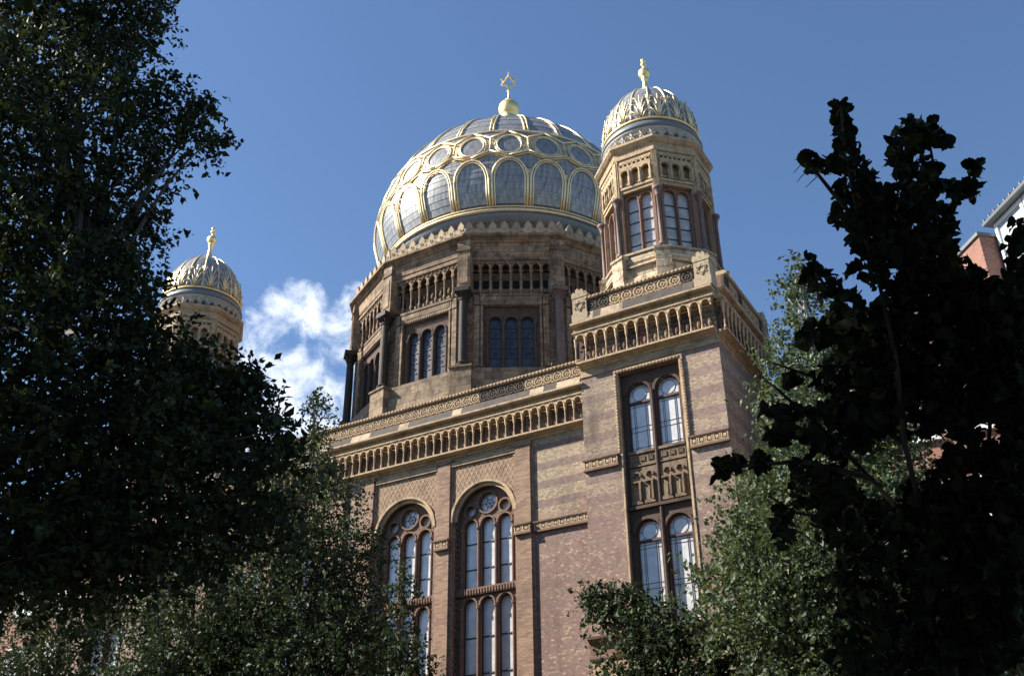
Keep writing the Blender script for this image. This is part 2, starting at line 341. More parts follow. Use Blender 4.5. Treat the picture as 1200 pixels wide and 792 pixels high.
# --- long wall with tall arched openings
def facade():
    mb = MB()
    ops = [(x, [lancet(1.38, 6.5, 15.6, 12)]) for x in BAYS]
    mb.panel(-37.3, -15.7, 0, 18.9, ops, YM, YM+.75)
    wall = put('facade_wall', mb.mesh('facade_wall', 'brick_main'), syn)
    back = MB(); back.box(-37.2, -15.8, YM+.95, 60, 0, 20.3)
    put('hall_body', back.mesh('hall_body', 'slate'), syn)
    # pilasters
    for x0, x1 in ((-18.78,-18.14),(-22.33,-21.74),(-26.06,-25.47),(-27.5,-26.95),(-31.25,-30.65),(-34.9,-34.3)):
        p = MB(); p.box(x0, x1, YM-.13, YM+.02, 0, 18.05); p.box(x0-.06, x1+.06, YM-.17, YM+.02, 18.05, 18.2); p.box(x0+.5*(x1-x0)-.5*(x1-x0)-.12, x0, YM-.06, YM+.02, 15.0, 17.86)
        p.box(x1, x1+.1, YM-.06, YM+.02, 0, 17.9)
        put('pilaster', p.mesh('pilaster', 'brick_pil'), wall)
    # archivolt, lattice panel and string moulding of each bay: one mesh each, shared
    a = MB(); a.ring(0, 15.6, 1.38, 1.47, -.09, .04, 0, PI, 28); a.ring(0, 15.6, 1.25, 1.38, .03, .12, 0, PI, 28)
    am = a.mesh('archivolt', 'terra')
    bands = MB()                                       # carved soffit band deep in the reveal
    for i in range(30):
        t = PI*(i+.5)/30; c, s_ = math.cos(t), math.sin(t)
        bands.add([(1.37*math.cos(t+q), y, 15.6+1.37*math.sin(t+q)) for q in (-.035,.035) for y in (.16,.34)]+[(1.32*math.cos(t+q), y, 15.6+1.32*math.sin(t+q)) for q in (-.035,.035) for y in (.16,.34)],
                  [(0,1,3,2),(4,5,7,6),(0,1,5,4),(2,3,7,6),(0,2,6,4),(1,3,7,5)])
    for sg in (-1, 1):
        for i in range(40):
            z = 6.8+i*.22; bands.box(sg*1.345-.028, sg*1.345+.028, .16, .34, z, z+.13)
    bm_ = bands.mesh('soffit_ornament', 'terra_red')
    lat = MB()
    def inside(x, z): return abs(x) < 1.46 and z < 17.84 and z > 15.7 and math.hypot(x, z-15.6) > 1.5
    for sg in (1, -1):
        for k in range(-30, 31):
            pts = []; cur = []
            for i in range(0, 160):
                x = -1.46+2.92*i/159; z = 16.5+sg*1.75*x+k*.36
                if inside(x, z): cur.append((x, z))
                else:
                    if len(cur) > 3: pts.append(cur)
                    cur = []
            if len(cur) > 3: pts.append(cur)
            for c in pts:
                (xa, za), (xb, zb) = c[0], c[-1]; dx, dz = xb-xa, zb-za; l = math.hypot(dx, dz); nx, nz = -dz/l*.012, dx/l*.012
                lat.prism([(xa-nx,za-nz),(xb-nx,zb-nz),(xb+nx,zb+nz),(xa+nx,za+nz)][::(1 if dx > 0 else -1)], -.018-.002*sg, .02)
    lm = lat.mesh('lattice', 'terra')
    bg = MB(); bg.panel(-1.5, 1.5, 15.62, 17.86, [(0, [[(0,15.62),(1.47,15.62)]+[(1.47*math.cos(PI/2*i/12), 15.6+1.47*math.sin(PI/2*i/12)) for i in range(1,13)]])], -.012, .01)
    bgm = bg.mesh('spandrel_panel', 'brick_pil')
    st = MB(); st.box(-1.5, 1.5, -.1, .02, 17.88, 17.93)
    for i in range(32): x = -1.5+3*i/32; st.add([(x,-.1,17.93),(x+.06,-.1,17.93),(x+.094,-.1,18.0),(x+.034,-.1,18.0),(x,.02,17.93),(x+.06,.02,17.93),(x+.094,.02,18.0),(x+.034,.02,18.0)], [(0,1,2,3),(1,5,6,2),(3,2,6,7),(0,3,7,4)])
    st.box(-1.5, 1.5, -.1, .02, 18.0, 18.04)
    stm = st.mesh('rope_moulding', 'terra')
    for x in BAYS:
        put('spandrel_panel', bgm, wall, (x, YM, 0)); put('lattice', lm, wall, (x, YM, 0), kind='stuff'); put('archivolt', am, wall, (x, YM, 0)); put('rope_moulding', stm, wall, (x, YM, 0)); put('soffit_ornament', bm_, wall, (x, YM, 0), kind='stuff')
    # string course of coffered blocks right of the bays
    return wall
wall = facade()
def string_block(w, h):
    b = MB(); b.box(-w/2, w/2, -.05, .02, 0, h)
    b.add([], []); t = .045
    for q in ((-w/2,-w/2+t,0,h),(w/2-t,w/2,0,h),(-w/2+t,w/2-t,0,t),(-w/2+t,w/2-t,h-t,h)): b.box(q[0], q[1], -.1, -.05, q[2], q[3])
    b.box(-w*.2, w*.2, -.085, -.05, h*.3, h*.7)
    return b
def string_course(x0, x1, z0, z1, Y, parent, n, ledge=.06):
    w = (x1-x0)/n; me = string_block(w*.94, z1-z0-.1).mesh('string_block', 'terra')
    l = MB(); l.box(x0-.03, x1+.03, Y-.16, Y+.02, z1-.05, z1); l.box(x0-.02, x1+.02, Y-.12, Y+.02, z0-.03, z0+.05); l.box(x0, x1, Y-.03, Y+.02, z0+.05, z1-.05)
    put('string_course', l.mesh('string_course', 'terra_red'), parent)
    for i in range(n): put('string_block', me, parent, (x0+w*(i+.5), Y-.02, z0+.05))
string_course(-18.02, -15.72, 14.55, 14.92, YM, wall, 9)
for a, b in ((-18.8,-18.12),(-22.35,-21.72),(-26.08,-25.45)): string_course(a, b, 14.55, 14.92, YM-.13, wall, 2)

# --- tall windows of the long wall: plate tracery with three lancets, two rows
def tall_window():
    px = (-.765, 0, .765); t = MB()
    cols = []
    for i, x in enumerate(px):
        zc = 16.27 if i == 1 else 16.02; r = .40 if i == 1 else .215
        lowz = 12.32
        cols.append((x, [lancet(.30, 7.2, lowz), lancet(.30, 13.0, 15.38), circ(r, zc)]))
    t.panel(-1.375, 1.375, 6.5, lambda x: 15.6+math.sqrt(max(0, 1.375**2-x*x)), cols, 0, .13)
    for i, x in enumerate(px):                        # raised rims
        r = .40 if i == 1 else .215
        t.ring(x, 16.27 if i == 1 else 16.02, r, r+.07, -.06, .02, n=24)
        for zs in (12.32, 15.38): t.ring(x, zs, .30, .365, -.06, .02, 0, PI, 14)
    for x in (-.765/2, .765/2, -1.12, 1.12):
        for za, zb in ((7.2,12.3),(13.0,15.36)):
            t.lathe([(.05,za),(.05,zb-.12),(.085,zb-.1),(.085,zb)], 8, (x, -.03))
    t.box(-1.375, 1.375, -.12, .03, 12.72, 12.98)
    for i in range(22): t.box(-1.33+i*.122, -1.27+i*.122, -.15, -.12, 12.76, 12.93)
    return t
tw = tall_window().mesh('arched_window', 'terra_red')
tp = {}
def pane_mesh(key, poly, m, y0=.0, y1=.02):
    if key not in tp: mb = MB(); mb.prism(poly, y0, y1); tp[key] = mb.mesh('pane', m)
    return tp[key]
bars = MB()
for x in (-.765, 0, .765):
    for z in (8.6, 9.9, 11.2, 13.75, 14.75): bars.box(x-.3, x+.3, .125, .15, z-.02, z+.02)
    for za, zs in ((7.2,12.32),(13.0,15.38)):
        bars.box(x-.3, x-.265, .115, .155, za, zs); bars.box(x+.265, x+.3, .115, .155, za, zs); bars.ring(x, zs, .265, .3, .115, .155, 0, PI, 12)
for a in range(6):
    c_, s_ = math.cos(a*PI/6), math.sin(a*PI/6)
    if a % 2 == 0: bars.tube([(-.4*c_,.14,16.27-.4*s_),(.4*c_,.14,16.27+.4*s_)], .009, 4)
bars.ring(0, 16.27, .15, .17, .13, .15, n=16)
barm = bars.mesh('glazing_bars', 'lead')
for bx in BAYS:
    w = put('arched_window', tw, syn, (bx, YM+.31, 0))
    put('glazing_bars', barm, w, local=True, kind='stuff')
    for x in (-.765, 0, .765):
        for z0, z1 in ((7.2,8.58),(8.62,9.88),(9.92,11.18),(13.0,13.73),(13.77,14.73)):
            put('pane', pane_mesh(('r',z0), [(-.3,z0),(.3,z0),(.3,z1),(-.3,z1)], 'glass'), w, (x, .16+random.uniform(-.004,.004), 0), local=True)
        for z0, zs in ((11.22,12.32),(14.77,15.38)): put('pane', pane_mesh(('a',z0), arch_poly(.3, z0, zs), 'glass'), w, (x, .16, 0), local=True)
        r = .40 if x == 0 else .215; zc = 16.27 if x == 0 else 16.02
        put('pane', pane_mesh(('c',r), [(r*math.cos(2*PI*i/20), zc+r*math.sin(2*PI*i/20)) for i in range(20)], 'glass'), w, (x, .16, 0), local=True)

# --- cornice: a row of corbel arches, ledge, stone course, band of pierced roundels, coping
def corbel_arch(w, h, d):
    b = MB(); hw = w*.34; zs = h*.97-hw-.03
    b.panel(-w/2, w/2, zs-.12, h, [(0, [[(0,zs-.12),(hw*1.2,zs-.12),(hw*1.02,zs-.06)]+[(hw*(.98+.0*i)*math.cos(PI/2*i/6), zs+hw*math.sin(PI/2*i/6)) for i in range(7)]])], -d, -d+.09)
    b.box(-w/2, w/2, -d+.09, 0, h*.93, h)
    b.box(-w/2, w/2, -d-.03, -.001, -.07, 0)
    b.ring(0, zs, hw, hw+.03, -d-.03, -d+.01, 0, PI, 10)
    b.lathe([(.05,0),(.05,h*.06),(.03,h*.1),(.03,h*.42),(.022,h*.45),(.06,h*.6),(.05,h*.63),(.075,zs)], 8, (-w/2,-d+.03), cap=False)
    return b
def niche_relief(w, h, d):
    b = MB(); hw = w*.34
    b.box(-w/2, w/2, -.03, 0, 0, h)
    b.box(-hw*1.25, hw*1.25, -.07, -.03, h*.5, h*.56); b.ring(0, h*.62, hw*.55, hw*.85, -.08, -.03, 0, PI, 8)
    b.box(-hw*.75, hw*.75, -.1, 0, .02, h*.14); b.lathe([(hw*.3,h*.14),(hw*.62,h*.24),(hw*.5,h*.36),(hw*.22,h*.46),(hw*.12,h*.5)], 8, (0,-.05))
    return b
def roundel(r, hx, hz):
    b = MB(); b.box(-hx, hx, 0, .1, -hz, hz); b.ring(0, 0, r*.74, r*.98, -.045, 0, n=18); b.ring(0, 0, r*.2, r*.42, -.04, 0, n=10)
    for k in range(6):
        a = k*PI/3+.5; b.add([(r*.36*math.cos(a-.25),-.02,r*.36*math.sin(a-.25)),(r*.75*math.cos(a-.1),-.02,r*.75*math.sin(a-.1)),(r*.75*math.cos(a+.1),-.02,r*.75*math.sin(a+.1)),(r*.36*math.cos(a+.25),-.02,r*.36*math.sin(a+.25))], [(0,1,2,3)])
    for sx in (-1, 1):
        for sz in (-1, 1): b.prism([(sx*r*1.02, sz*r*1.02), (sx*r*.6, sz*r*1.02), (sx*r*1.02, sz*r*.6)][::sx*sz], -.04, 0)
    return b
def cornice(parent, x0, x1, Y, z_ledge, z_top, n_arch, n_ring, dark_rings, loc, rot, stones, ped=(0,0), d=.35, mat_ledge='terra'):
    """face along local x from x0 to x1, wall plane at local y = 0; z_ledge = foot of the corbels, z_top = top of the coping"""
    def P(name, mb, m, l=(0,0,0), label=None):
        return put(name, mb.mesh(name, m) if isinstance(mb, MB) else mb, parent, mat4=base @ Matrix.Translation(l), label=label, kind='stuff' if name == 'dentils' else None)
    base = Matrix.Translation(loc) @ Matrix.Rotation(rot, 4, 'Z')
    ha = 1.0 if z_top < 22 else 1.22; w = (x1-x0)/n_arch
    lo = MB(); lo.mould([(.02,z_ledge-.2),(-.05,z_ledge-.19),(-.07,z_ledge-.13),(-d*.6,z_ledge-.1),(-d+.01,z_ledge-.06),(.02,z_ledge-.06)], x0, x1)
    P('cornice_foot', lo, mat_ledge)
    am = corbel_arch(w, ha, d).mesh('corbel_arch', 'terra')
    nm = [niche_relief(w, ha, d).mesh('niche_relief', q) for q in ('terra_brown', 'ashlar', 'terra_red')]
    for i in range(n_arch):
        P('corbel_arch', am, None, (x0+w*(i+.5), 0, z_ledge)); P('niche_relief', nm[(i*7) % 5 % 3], None, (x0+w*(i+.5), 0, z_ledge))
    za = z_ledge+ha; e = d
    ml = MB(); ml.mould([(.0,za),(-e-.02,za),(-e-.05,za+.04),(-e-.05,za+.09),(-e+.08,za+.1),(-e+.08,za+.28),(-e-.15,za+.31),(-e-.19,za+.35),(-e-.19,za+.42),(0,za+.42)], x0-.12, x1+.12)
    nb = int((x1-x0)/.13)
    for i in range(nb):
        q = x0+(x1-x0)*i/nb; ml.add([(q,-e+.02,za+.12),(q+.06,-e+.02,za+.12),(q+.11,-e+.02,za+.2),(q+.05,-e+.02,za+.2),(q,-e+.08,za+.12),(q+.06,-e+.08,za+.12),(q+.11,-e+.08,za+.2),(q+.05,-e+.08,za+.2)], [(0,1,2,3),(1,5,6,2),(3,2,6,7),(0,3,7,4),(0,4,5,1)])
    P('cornice_moulding', ml, mat_ledge)
    zs = za+.42; zb = z_top-.74
    # stone course, stone by stone
    q = x0+ped[0]
    sw, sm = stones
    for wdt, m in zip(sw, sm):
        k = MB(); k.mould([(.0,zs),(-e-.12,zs),(-e-.1,zs+.06),(-e+.0,zb),(0,zb)], q+.004, q+wdt-.004); P('course_stone', k, m); q += wdt
    xa, xb = x0+ped[0], x1-ped[1]
    bk = MB(); bk.box(xa, xb, -e+.172, 0, zb, z_top-.16); bk.box(xa, xb, -e+.02, -e+.17, zb, zb+.03); bk.box(xa, xb, -e+.02, -e+.17, z_top-.19, z_top-.16)
    P('parapet_back', bk, 'terra_red')
    r = (z_top-.22-zb-.06)/2; ws = (xb-xa)/n_ring
    r = min(r, ws/2*.98); hz = (z_top-.22-zb-.06)/2+.03; rm = roundel(r, ws/2, hz).mesh('roundel', 'terra'); rd = roundel(r, ws/2, hz).mesh('roundel', 'terra_dark')
    for i in range(n_ring): P('roundel', rd if i in dark_rings else rm, None, (xa+ws*(i+.5), -e+.07, (zb+.06+z_top-.22)/2), label='soot blackened roundel' if i in dark_rings else None)
    cp = MB(); cp.mould([(0,z_top-.16),(-e-.02,z_top-.16),(-e-.05,z_top-.12),(-e-.05,z_top-.06),(-e+.03,z_top),(0,z_top)], xa, xb)
    nn = int((xb-xa)/.16)
    for i in range(nn):
        x = xa+(xb-xa)*i/nn; cp.add([(x,-e-.075,z_top-.14),(x+.07,-e-.075,z_top-.14),(x+.12,-e-.075,z_top-.05),(x+.05,-e-.075,z_top-.05),(x,-e,z_top-.14),(x+.07,-e,z_top-.14),(x+.12,-e,z_top-.05),(x+.05,-e,z_top-.05)], [(0,1,2,3),(1,5,6,2),(3,2,6,7),(0,3,7,4),(0,4,5,1)])
    P('coping', cp, 'terra')
    return base
def stones_for(total, pattern):
    ws = [p[0] for p in pattern]; s = sum(ws); return [w*total/s for w in ws], [p[1] for p in pattern]
g, c_ = 'stone_grey', 'stone_cream'
main_st = stones_for(21.5, [(1.2,c_),(1.6,g),(.7,c_),(2.2,g),(.6,c_),(1.6,g),(.5,c_),(1.1,g),(.9,c_),(1.3,g),(.45,c_),(1.9,g),(.4,c_),(2.8,g),(.55,c_),(.5,g),(.9,c_)])
nr = 52
cornice(wall, -37.25, -15.72, 0, 18.45, 20.95, 58, nr, {i for i in range(nr) if -20.35 < -37.25+21.53*(i+.5)/nr < -18.2}, (0, YM, 0), 0, main_st)

# --- corner blocks (the left one is the same piece set down again)
def pedestal_mb():
    b = MB(); b.box(-.34, .34, -.02, .6, 0, .36); b.box(-.3, .3, .02, .56, .36, 1.08)
    b.ring(0, .7, .17, .2, .0, .03, n=6)
    for k in (0, 1):                                   # six pointed star in relief
        pts = [(.24*math.sin(2*PI*i/3+k*PI), .7+.24*math.cos(2*PI*i/3+k*PI)) for i in range(3)]
        for i in range(3): b.tube([(pts[i][0],.01-.004*k,pts[i][1]),(pts[(i+1)%3][0],.01-.004*k,pts[(i+1)%3][1])], .024, 4)
    b.box(-.32, .32, 0, .58, 1.08, 1.14)
    for i, x in enumerate((-.25, -.08, .09, .26)): # stepped cresting
        h = (.16, .3, .26, .12)[i]; b.box(x-.085, x+.085, .02+.003*i, .5, 1.14, 1.14+h)
        b.add([(x-.085,.02,1.14+h),(x+.085,.02,1.14+h),(x,.02,1.22+h),(x-.085,.5,1.14+h),(x+.085,.5,1.14+h),(x,.5,1.22+h)], [(0,1,2),(3,5,4),(0,2,5,3),(1,4,5,2)])
    return b
pedm = pedestal_mb().mesh('parapet_pedestal', 'stone_cream')
def block_window(parent, x, tag_=None):
    """tall framed recess with two pairs of lights; local x = 0 on its axis"""
    t = MB(); fr = MB(); carv = MB()
    hw = 1.24
    # beaded frame
    for sg in (-1, 1): fr.box(sg*hw-.03, sg*hw+.05 if sg > 0 else sg*hw+.03, -.04, .05, 10.32, 19.9)
    fr.box(-hw-.12, hw+.12, -.07, .03, 19.86, 19.98); fr.box(-hw-.12, -hw-.03, -.07, .03, 16.7, 19.86); fr.box(hw+.05, hw+.14, -.07, .03, 16.7, 19.86)
    for i in range(24): z = 16.75+i*.129; fr.box(-hw-.1, -hw-.04, -.1, -.07, z, z+.07); fr.box(hw+.06, hw+.12, -.1, -.07, z, z+.07)
    for i in range(20): q = -hw-.1+i*.132; fr.box(q, q+.07, -.1, -.07, 19.89, 19.96)
    f = put('window_frame', fr.mesh('window_frame', 'terra'), parent, (x, YB, 0))
    cols = [(sx, [lancet(.46, 10.35, 13.72), lancet(.46, 16.72, 18.98)]) for sx in (-.57, .57)]
    t.panel(-hw-.001, hw+.001, 10.3, 19.86, cols, .26, .4)
    for sx in (-.57, .57):
        for zs in (13.72, 18.98): t.ring(sx, zs, .46, .56, .2, .28, 0, PI, 18)
    t.box(-hw, hw, .12, .24, 14.55, 14.66)
    t.lathe([(.06,14.66),(.06,19.0)], 8, (0,.2)); t.lathe([(.06,10.35),(.06,14.5)], 8, (0,.2))
    cv = MB(); cv2 = MB(); cv3 = MB(); cv.box(-.5, .5, .195, .235, 14.72, 16.08); cv3.box(-.5, .5, .205, .235, 16.2, 16.6)
    for _ in (0,):
        for k in range(3):                              # small panels under the upper lights
            cv3.ring(-.31+k*.31, 16.42, .09, .135, .17, .23, PI/4, PI/4+2*PI, 4); cv3.box(-.31+k*.31-.04, -.31+k*.31+.04, .18, .23, 16.38, 16.46)
        cv3.box(-.5, .5, .17, .24, 16.14, 16.18); cv3.box(-.5, .5, .15, .24, 16.62, 16.72)
        for k in (-.27, .2):                            # carved twin niches
            cv.box(k-.2, k+.2, .12, .24, 14.72, 14.84); cv.box(k+.1, k+.17, .08, .24, 14.84, 15.5); cv.box(k-.16, k+.2, .08, .24, 15.5, 15.57)
            cv.ring(k+.04, 15.78, .1, .15, .12, .24, -.4, PI+.2, 10); cv.box(k-.14, k-.02, .16, .24, 14.84, 15.3); cv.lathe([(.03,14.84),(.07,15.0),(.05,15.25),(.02,15.35)], 6, (k,.2))
        for k in range(6): cv2.tube([(-.42+k*.17,.215,19.42-.3*abs(k-2.5)/2.5),(-.35+k*.17,.2,19.56-.2*abs(k-2.5)/2.5),(-.3+k*.17,.215,19.46-.3*abs(k-2.5)/2.5)], .02, 4)
    cvm2 = cv2.mesh('spandrel_ornament', 'terra_mid'); cvm3 = cv3.mesh('tile_band', 'terra_mid')
    cvm = cv.mesh('carved_panel', 'terra_mid')
    w = put('twin_window', t.mesh('twin_window', 'terra_brown'), syn, (x, YB, 0))
    for sx in (-.57, .57): put('carved_panel', cvm, w, (sx, .03, 0), local=True, kind='stuff'); put('spandrel_ornament', cvm2, w, (sx, .045, 0), local=True, kind='stuff'); put('tile_band', cvm3, w, (sx, .03, 0), local=True, kind='stuff')
    fw = MB()
    lead = MB()
    for sx in (-.57, .57):
        for z0, zs in ((10.35,13.72),(16.72,18.98)):
            fw = MB(); fw.ring(sx, zs, .41, .465, .34, .44, 0, PI, 16); fw.box(sx-.465, sx-.41, .34, .44, z0, zs); fw.box(sx+.41, sx+.465, .34, .44, z0, zs)
            zt = zs-.28 if z0 > 12 else zs-.26
            fw.box(sx-.41, sx+.41, .34, .44, zt-.05, zt+.03); put('casement', fw.mesh('casement', 'frame_wood'), w, local=True)
            lead.ring(sx, zs+.06, .27, .283, .398, .41, n=22)
            for a in range(0, 8): lead.tube([(sx+.28*math.cos(a*PI/4),.404,zs+.06+.28*math.sin(a*PI/4)),(sx+.42*math.cos(a*PI/4),.404,zs+.06+.42*math.sin(a*PI/4))], .007, 4)
            for q in (-.26, -.2, .26, .2): lead.box(sx+q-.006, sx+q+.006, .398, .41, z0, zt-.05)
            H = zt-.05-z0
            for q in ((.04,.1,.42,.52,.94,.98) if z0 > 12 else (.04,.09,.47,.53,.93,.97)): lead.box(sx-.41, sx+.41, .398, .41, z0+H*q-.006, z0+H*q+.006)
    put('leading', lead.mesh('leading', 'lead'), w, local=True, kind='stuff')
    for sx in (-.57, .57):
        for z0, zs in ((10.35,13.72),(16.72,18.98)):
            zt = zs-.28 if z0 > 12 else zs-.26
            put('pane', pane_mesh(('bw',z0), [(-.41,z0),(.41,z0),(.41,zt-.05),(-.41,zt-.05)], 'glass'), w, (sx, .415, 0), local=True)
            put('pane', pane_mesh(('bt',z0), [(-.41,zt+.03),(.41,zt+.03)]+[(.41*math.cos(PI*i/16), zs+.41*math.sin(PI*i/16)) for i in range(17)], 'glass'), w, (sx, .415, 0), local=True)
    return w
def corner_block(x0, x1, mirror=False):
    mb = MB(); xc = (x0+x1)/2-.02; hw = 1.24
    mb.panel(x0, x1, 0, 22.0, [(xc, [[(0,10.3),(hw,10.3),(hw,19.86),(0,19.86)]])], YB, YB+.5)
    mb.box(x0, x1, YB+.52, YB+5.5, 0, 22.3)
    for xx in (x0, x1): mb.add([(xx,YB+.5,0),(xx,YB+.52,0),(xx,YB+.52,22),(xx,YB+.5,22)], [(0,1,2,3)])
    b = put('corner_block', mb.mesh('corner_block', 'brick_block'), syn)
    cb = MB(); cb.box(x0-.012, x1+.012, YB-.012, YB+.1, 20.12, 20.45); cb.box(x1, x1+.012, YB+.1, YB+5.4, 20.12, 20.45)
    cb.box(x0-.03, x1+.03, YB-.04, YB+.1, 20.06, 20.12)
    put('brick_band', cb.mesh('brick_band', 'brick_plain'), b)
    block_window(b, xc)
    string_course(x0, xc-hw-.14, 16.27, 16.68, YB, b, 5); string_course(xc+hw+.14, x1, 16.27, 16.68, YB, b, 5)
    st = stones_for(x1-x0-.0-.5-.56, [(.35,c_),(.35,g),(.9,c_),(.1,c_),(2.6,g),(.5,g)])
    cornice(b, x0, x1, 0, 20.58, 23.38, 13, 9, {0, 1, 8}, (0, YB, 0), 0, st, (.5, .56), .35)
    st2 = stones_for(5.5-.62-.5, [(1,g),(.6,c_),(1.2,g),(.5,g)])
    cornice(b, .0, 5.5, 0, 20.58, 23.38, 13, 9, {0, 3, 8}, (x1, YB, 0), PI/2, st2, (.62, .5), .35)
    for x in (x0-.12+.34+.05, x1+.2-.34-.05): put('parapet_pedestal', pedm, b, (x, YB-.42, 22.3))
    put('parapet_pedestal', pedm, b, (x1+.42, YB+5.2, 22.3), PI/2)
    for i in range(1): pass
    pl = MB(); a = x0-.13
    pl.mould([(.02,9.55),(-.1,9.55),(-.13,9.62),(-.13,9.7),(-.05,9.74),(-.05,10.1),(-.14,10.16),(-.26,10.24),(-.28,10.32),(.02,10.32)], x0-.1, x1+.1)
    p = put('plinth_cornice', pl.mesh('plinth_cornice', 'terra_red'), b, (0, YB, 0))
    ps = MB(); ps.mould([(.02,9.55),(-.1,9.55),(-.13,9.62),(-.13,9.7),(-.05,9.74),(-.05,10.1),(-.14,10.16),(-.26,10.24),(-.28,10.32),(.02,10.32)], 0.0, 5.4)
    put('plinth_cornice', ps.mesh('plinth_cornice', 'terra_red'), b, (x1, YB, 0), PI/2)
    ba = MB(); ba.box(x0-.04, x1+.04, YB-.06, YB+.02, 0, 9.55); put('plinth', ba.mesh('plinth', 'brick_plain'), b)
    return b
corner_block(-15.7, -10.2); corner_block(-42.8, -37.3)

# --- octagonal turrets
def dprof(z, Rr, H, zc, e): return Rr*max(0.0, 1-(abs(z-zc)/H)**e)**(1/e)
def turret_meshes():
    m = {}; ap, a8 = 2.12, R(22.5)
    hwid = ap*math.tan(a8)
    b = MB()
    b.lathe([(2.62,21.5),(2.62,22.9),(2.5,23.0),(2.5,23.85),(2.42,23.95),(2.42,24.55),(2.48,24.6),(2.48,24.72),(2.33,25.0)], 8, a0=a8)
    for z in (23.5, 24.3): b.lathe([(2.45*1.0,z),(2.56,z+.02),(2.56,z+.08),(2.45,z+.1)], 8, a0=a8, cap=False)
    m['base'] = b.mesh('turret_base', 'ashlar_light')
    q = MB(); q.box(-.3, .3, -.16, .3, 22.0, 24.78); q.box(-.34, .34, -.2, .3, 24.78, 24.9); q.add([(-.34,-.2,24.9),(.34,-.2,24.9),(.34,.3,25.06),(-.34,.3,25.06),(-.34,.3,24.9),(.34,.3,24.9)], [(0,1,2,3),(0,3,4),(1,5,2)]); m['ped'] = q.mesh('pedestal', 'ashlar_light')
    w = MB()                                            # eight faces with a pair of arched openings each
    f = MB()
    f.panel(-hwid, hwid, 25.0, 28.25, [(0, [[(0,25.1),(.66,25.1),(.66,28.12),(0,28.12)]])], 0, .3)
    f.panel(-hwid, hwid, 28.25, 29.8, [(0, [[(0,28.4),(.72,28.4),(.72,29.6),(0,29.6)]])], 0, .2)
    f.box(-hwid, hwid, .2, .3, 28.25, 29.8); f.box(-hwid, hwid, 0, .3, 29.8, 30.5)
    for k in range(8):
        ph = k*PI/4; c, s_ = math.cos(ph), math.sin(ph)
        vs = [(ap*s_+x*c-y*s_, -ap*c+x*s_+y*c, z) for x, y, z in f.v]; w.add(vs, f.f)
    m['wall'] = w.mesh('turret', 'tower_brick')
    c = MB(); ro = 1/math.cos(a8)
    c.lathe([(2.06*ro,29.78),(2.2*ro,29.82),(2.2*ro,29.95),(2.16*ro,30.0),(2.16*ro,30.2),(2.26*ro,30.26),(2.36*ro,30.38),(2.36*ro,30.5),(2.2*ro,30.56)], 8, a0=a8)
    m['cornice'] = c.mesh('turret_cornice', 'terra')
    s = MB(); s.lathe([(2.1*ro,24.98),(2.26*ro,24.99),(2.26*ro,25.09),(2.1*ro,25.12)], 8, a0=a8, cap=False); m['sill'] = s.mesh('turret_sill', 'stone_cream')
    fr = MB()                                           # frieze on one face
    for i in range(3):
        x = -.47+.47*i
        fr.panel(x-.235, x+.235, 28.42, 29.42, [(x, [[(0,28.42),(.13,28.42),(.13,28.85)]+[(.17*math.cos(PI/2*q/5), 29.05+.17*math.sin(PI/2*q/5)) for q in range(6)]])], -.07, .06)
        fr.lathe([(.02,28.4),(.07,28.6),(.04,28.8),(.07,29.0),(.08,29.1)], 6, (x+.235,-.09), cap=False)
        fr.box(x-.1, x+.1, .02, .12, 28.42, 28.6)
    for i in range(7): fr.ring(-.6+.2*i, 29.5, .06, .1, -.06, .06, 0, PI, 8); fr.prism([(-.7+.2*i-.03,29.42),(-.7+.2*i+.03,29.42),(-.7+.2*i+.04,29.52),(-.7+.2*i-.04,29.52)], -.07, .06)
    fr.box(-.76, .76, -.05, .1, 29.6, 29.72); fr.box(-.74, .74, -.05, .1, 28.28, 28.4)
    for i in range(9): fr.add([(-.72+i*.16,-.05,30.02),(-.72+i*.16+.08,-.05,30.02),(-.72+i*.16+.12,-.05,30.16),(-.72+i*.16+.04,-.05,30.16)], [(0,1,2,3)])
    m['frieze'] = fr.mesh('turret_frieze', 'terra')
    pil = MB(); pil.box(-.15, .15, -.06, .1, 27.85, 29.8); pil.box(-.09, .09, -.1, .1, 28.0, 29.75); m['pier'] = pil.mesh('corner_pier', 'terra')
    co_ = MB(); co_.lathe([(.15,25.05),(.15,25.12),(.11,25.16),(.13,25.22),(.085,25.28),(.078,27.46),(.11,27.49),(.09,27.52),(.12,27.58),(.12,27.62),(.18,27.74),(.2,27.76),(.2,27.86)], 12)
    m['column'] = co_.mesh('column', 'granite_pink', True)
    win = MB()
    win.panel(-.66, .66, 25.1, 28.12, [(sx, [lancet(.24, 25.14, 27.74)]) for sx in (-.3, .3)], .2, .34)
    for sx in (-.3, .3): win.ring(sx, 27.74, .24, .3, .14, .22, 0, PI, 12)
    for sx in (-.6, 0, .6): win.lathe([(.055,25.14),(.045,25.2),(.045,27.5),(.08,27.6),(.08,27.74)], 8, (sx,.17))
    for sx in (-.72, .72): win.box(sx-.045, sx+.045, -.04, .04, 25.12, 27.8)
    m['window'] = win.mesh('turret_window', 'tower_red')
    bar = MB()
    for sx in (-.3, .3):
        for z in (25.65, 26.2, 26.75, 27.3): bar.box(sx-.24, sx+.24, .29, .315, z-.02, z+.02)
    m['bar'] = bar.mesh('glazing_bars', 'lead')
    # crown
    dm = MB(); Z = [31.62+(34.75-31.62)*(1-math.cos(PI/2*i/20)) if False else 31.62+(34.79-31.62)*math.sin(PI/2*i/20) for i in range(21)]
    dm.lathe([(max(.02, dprof(z, 2.06, 2.9, 31.9, 1.9)), z) for z in Z], 64); m['dome'] = dm.mesh('turret_dome', 'zinc', True)
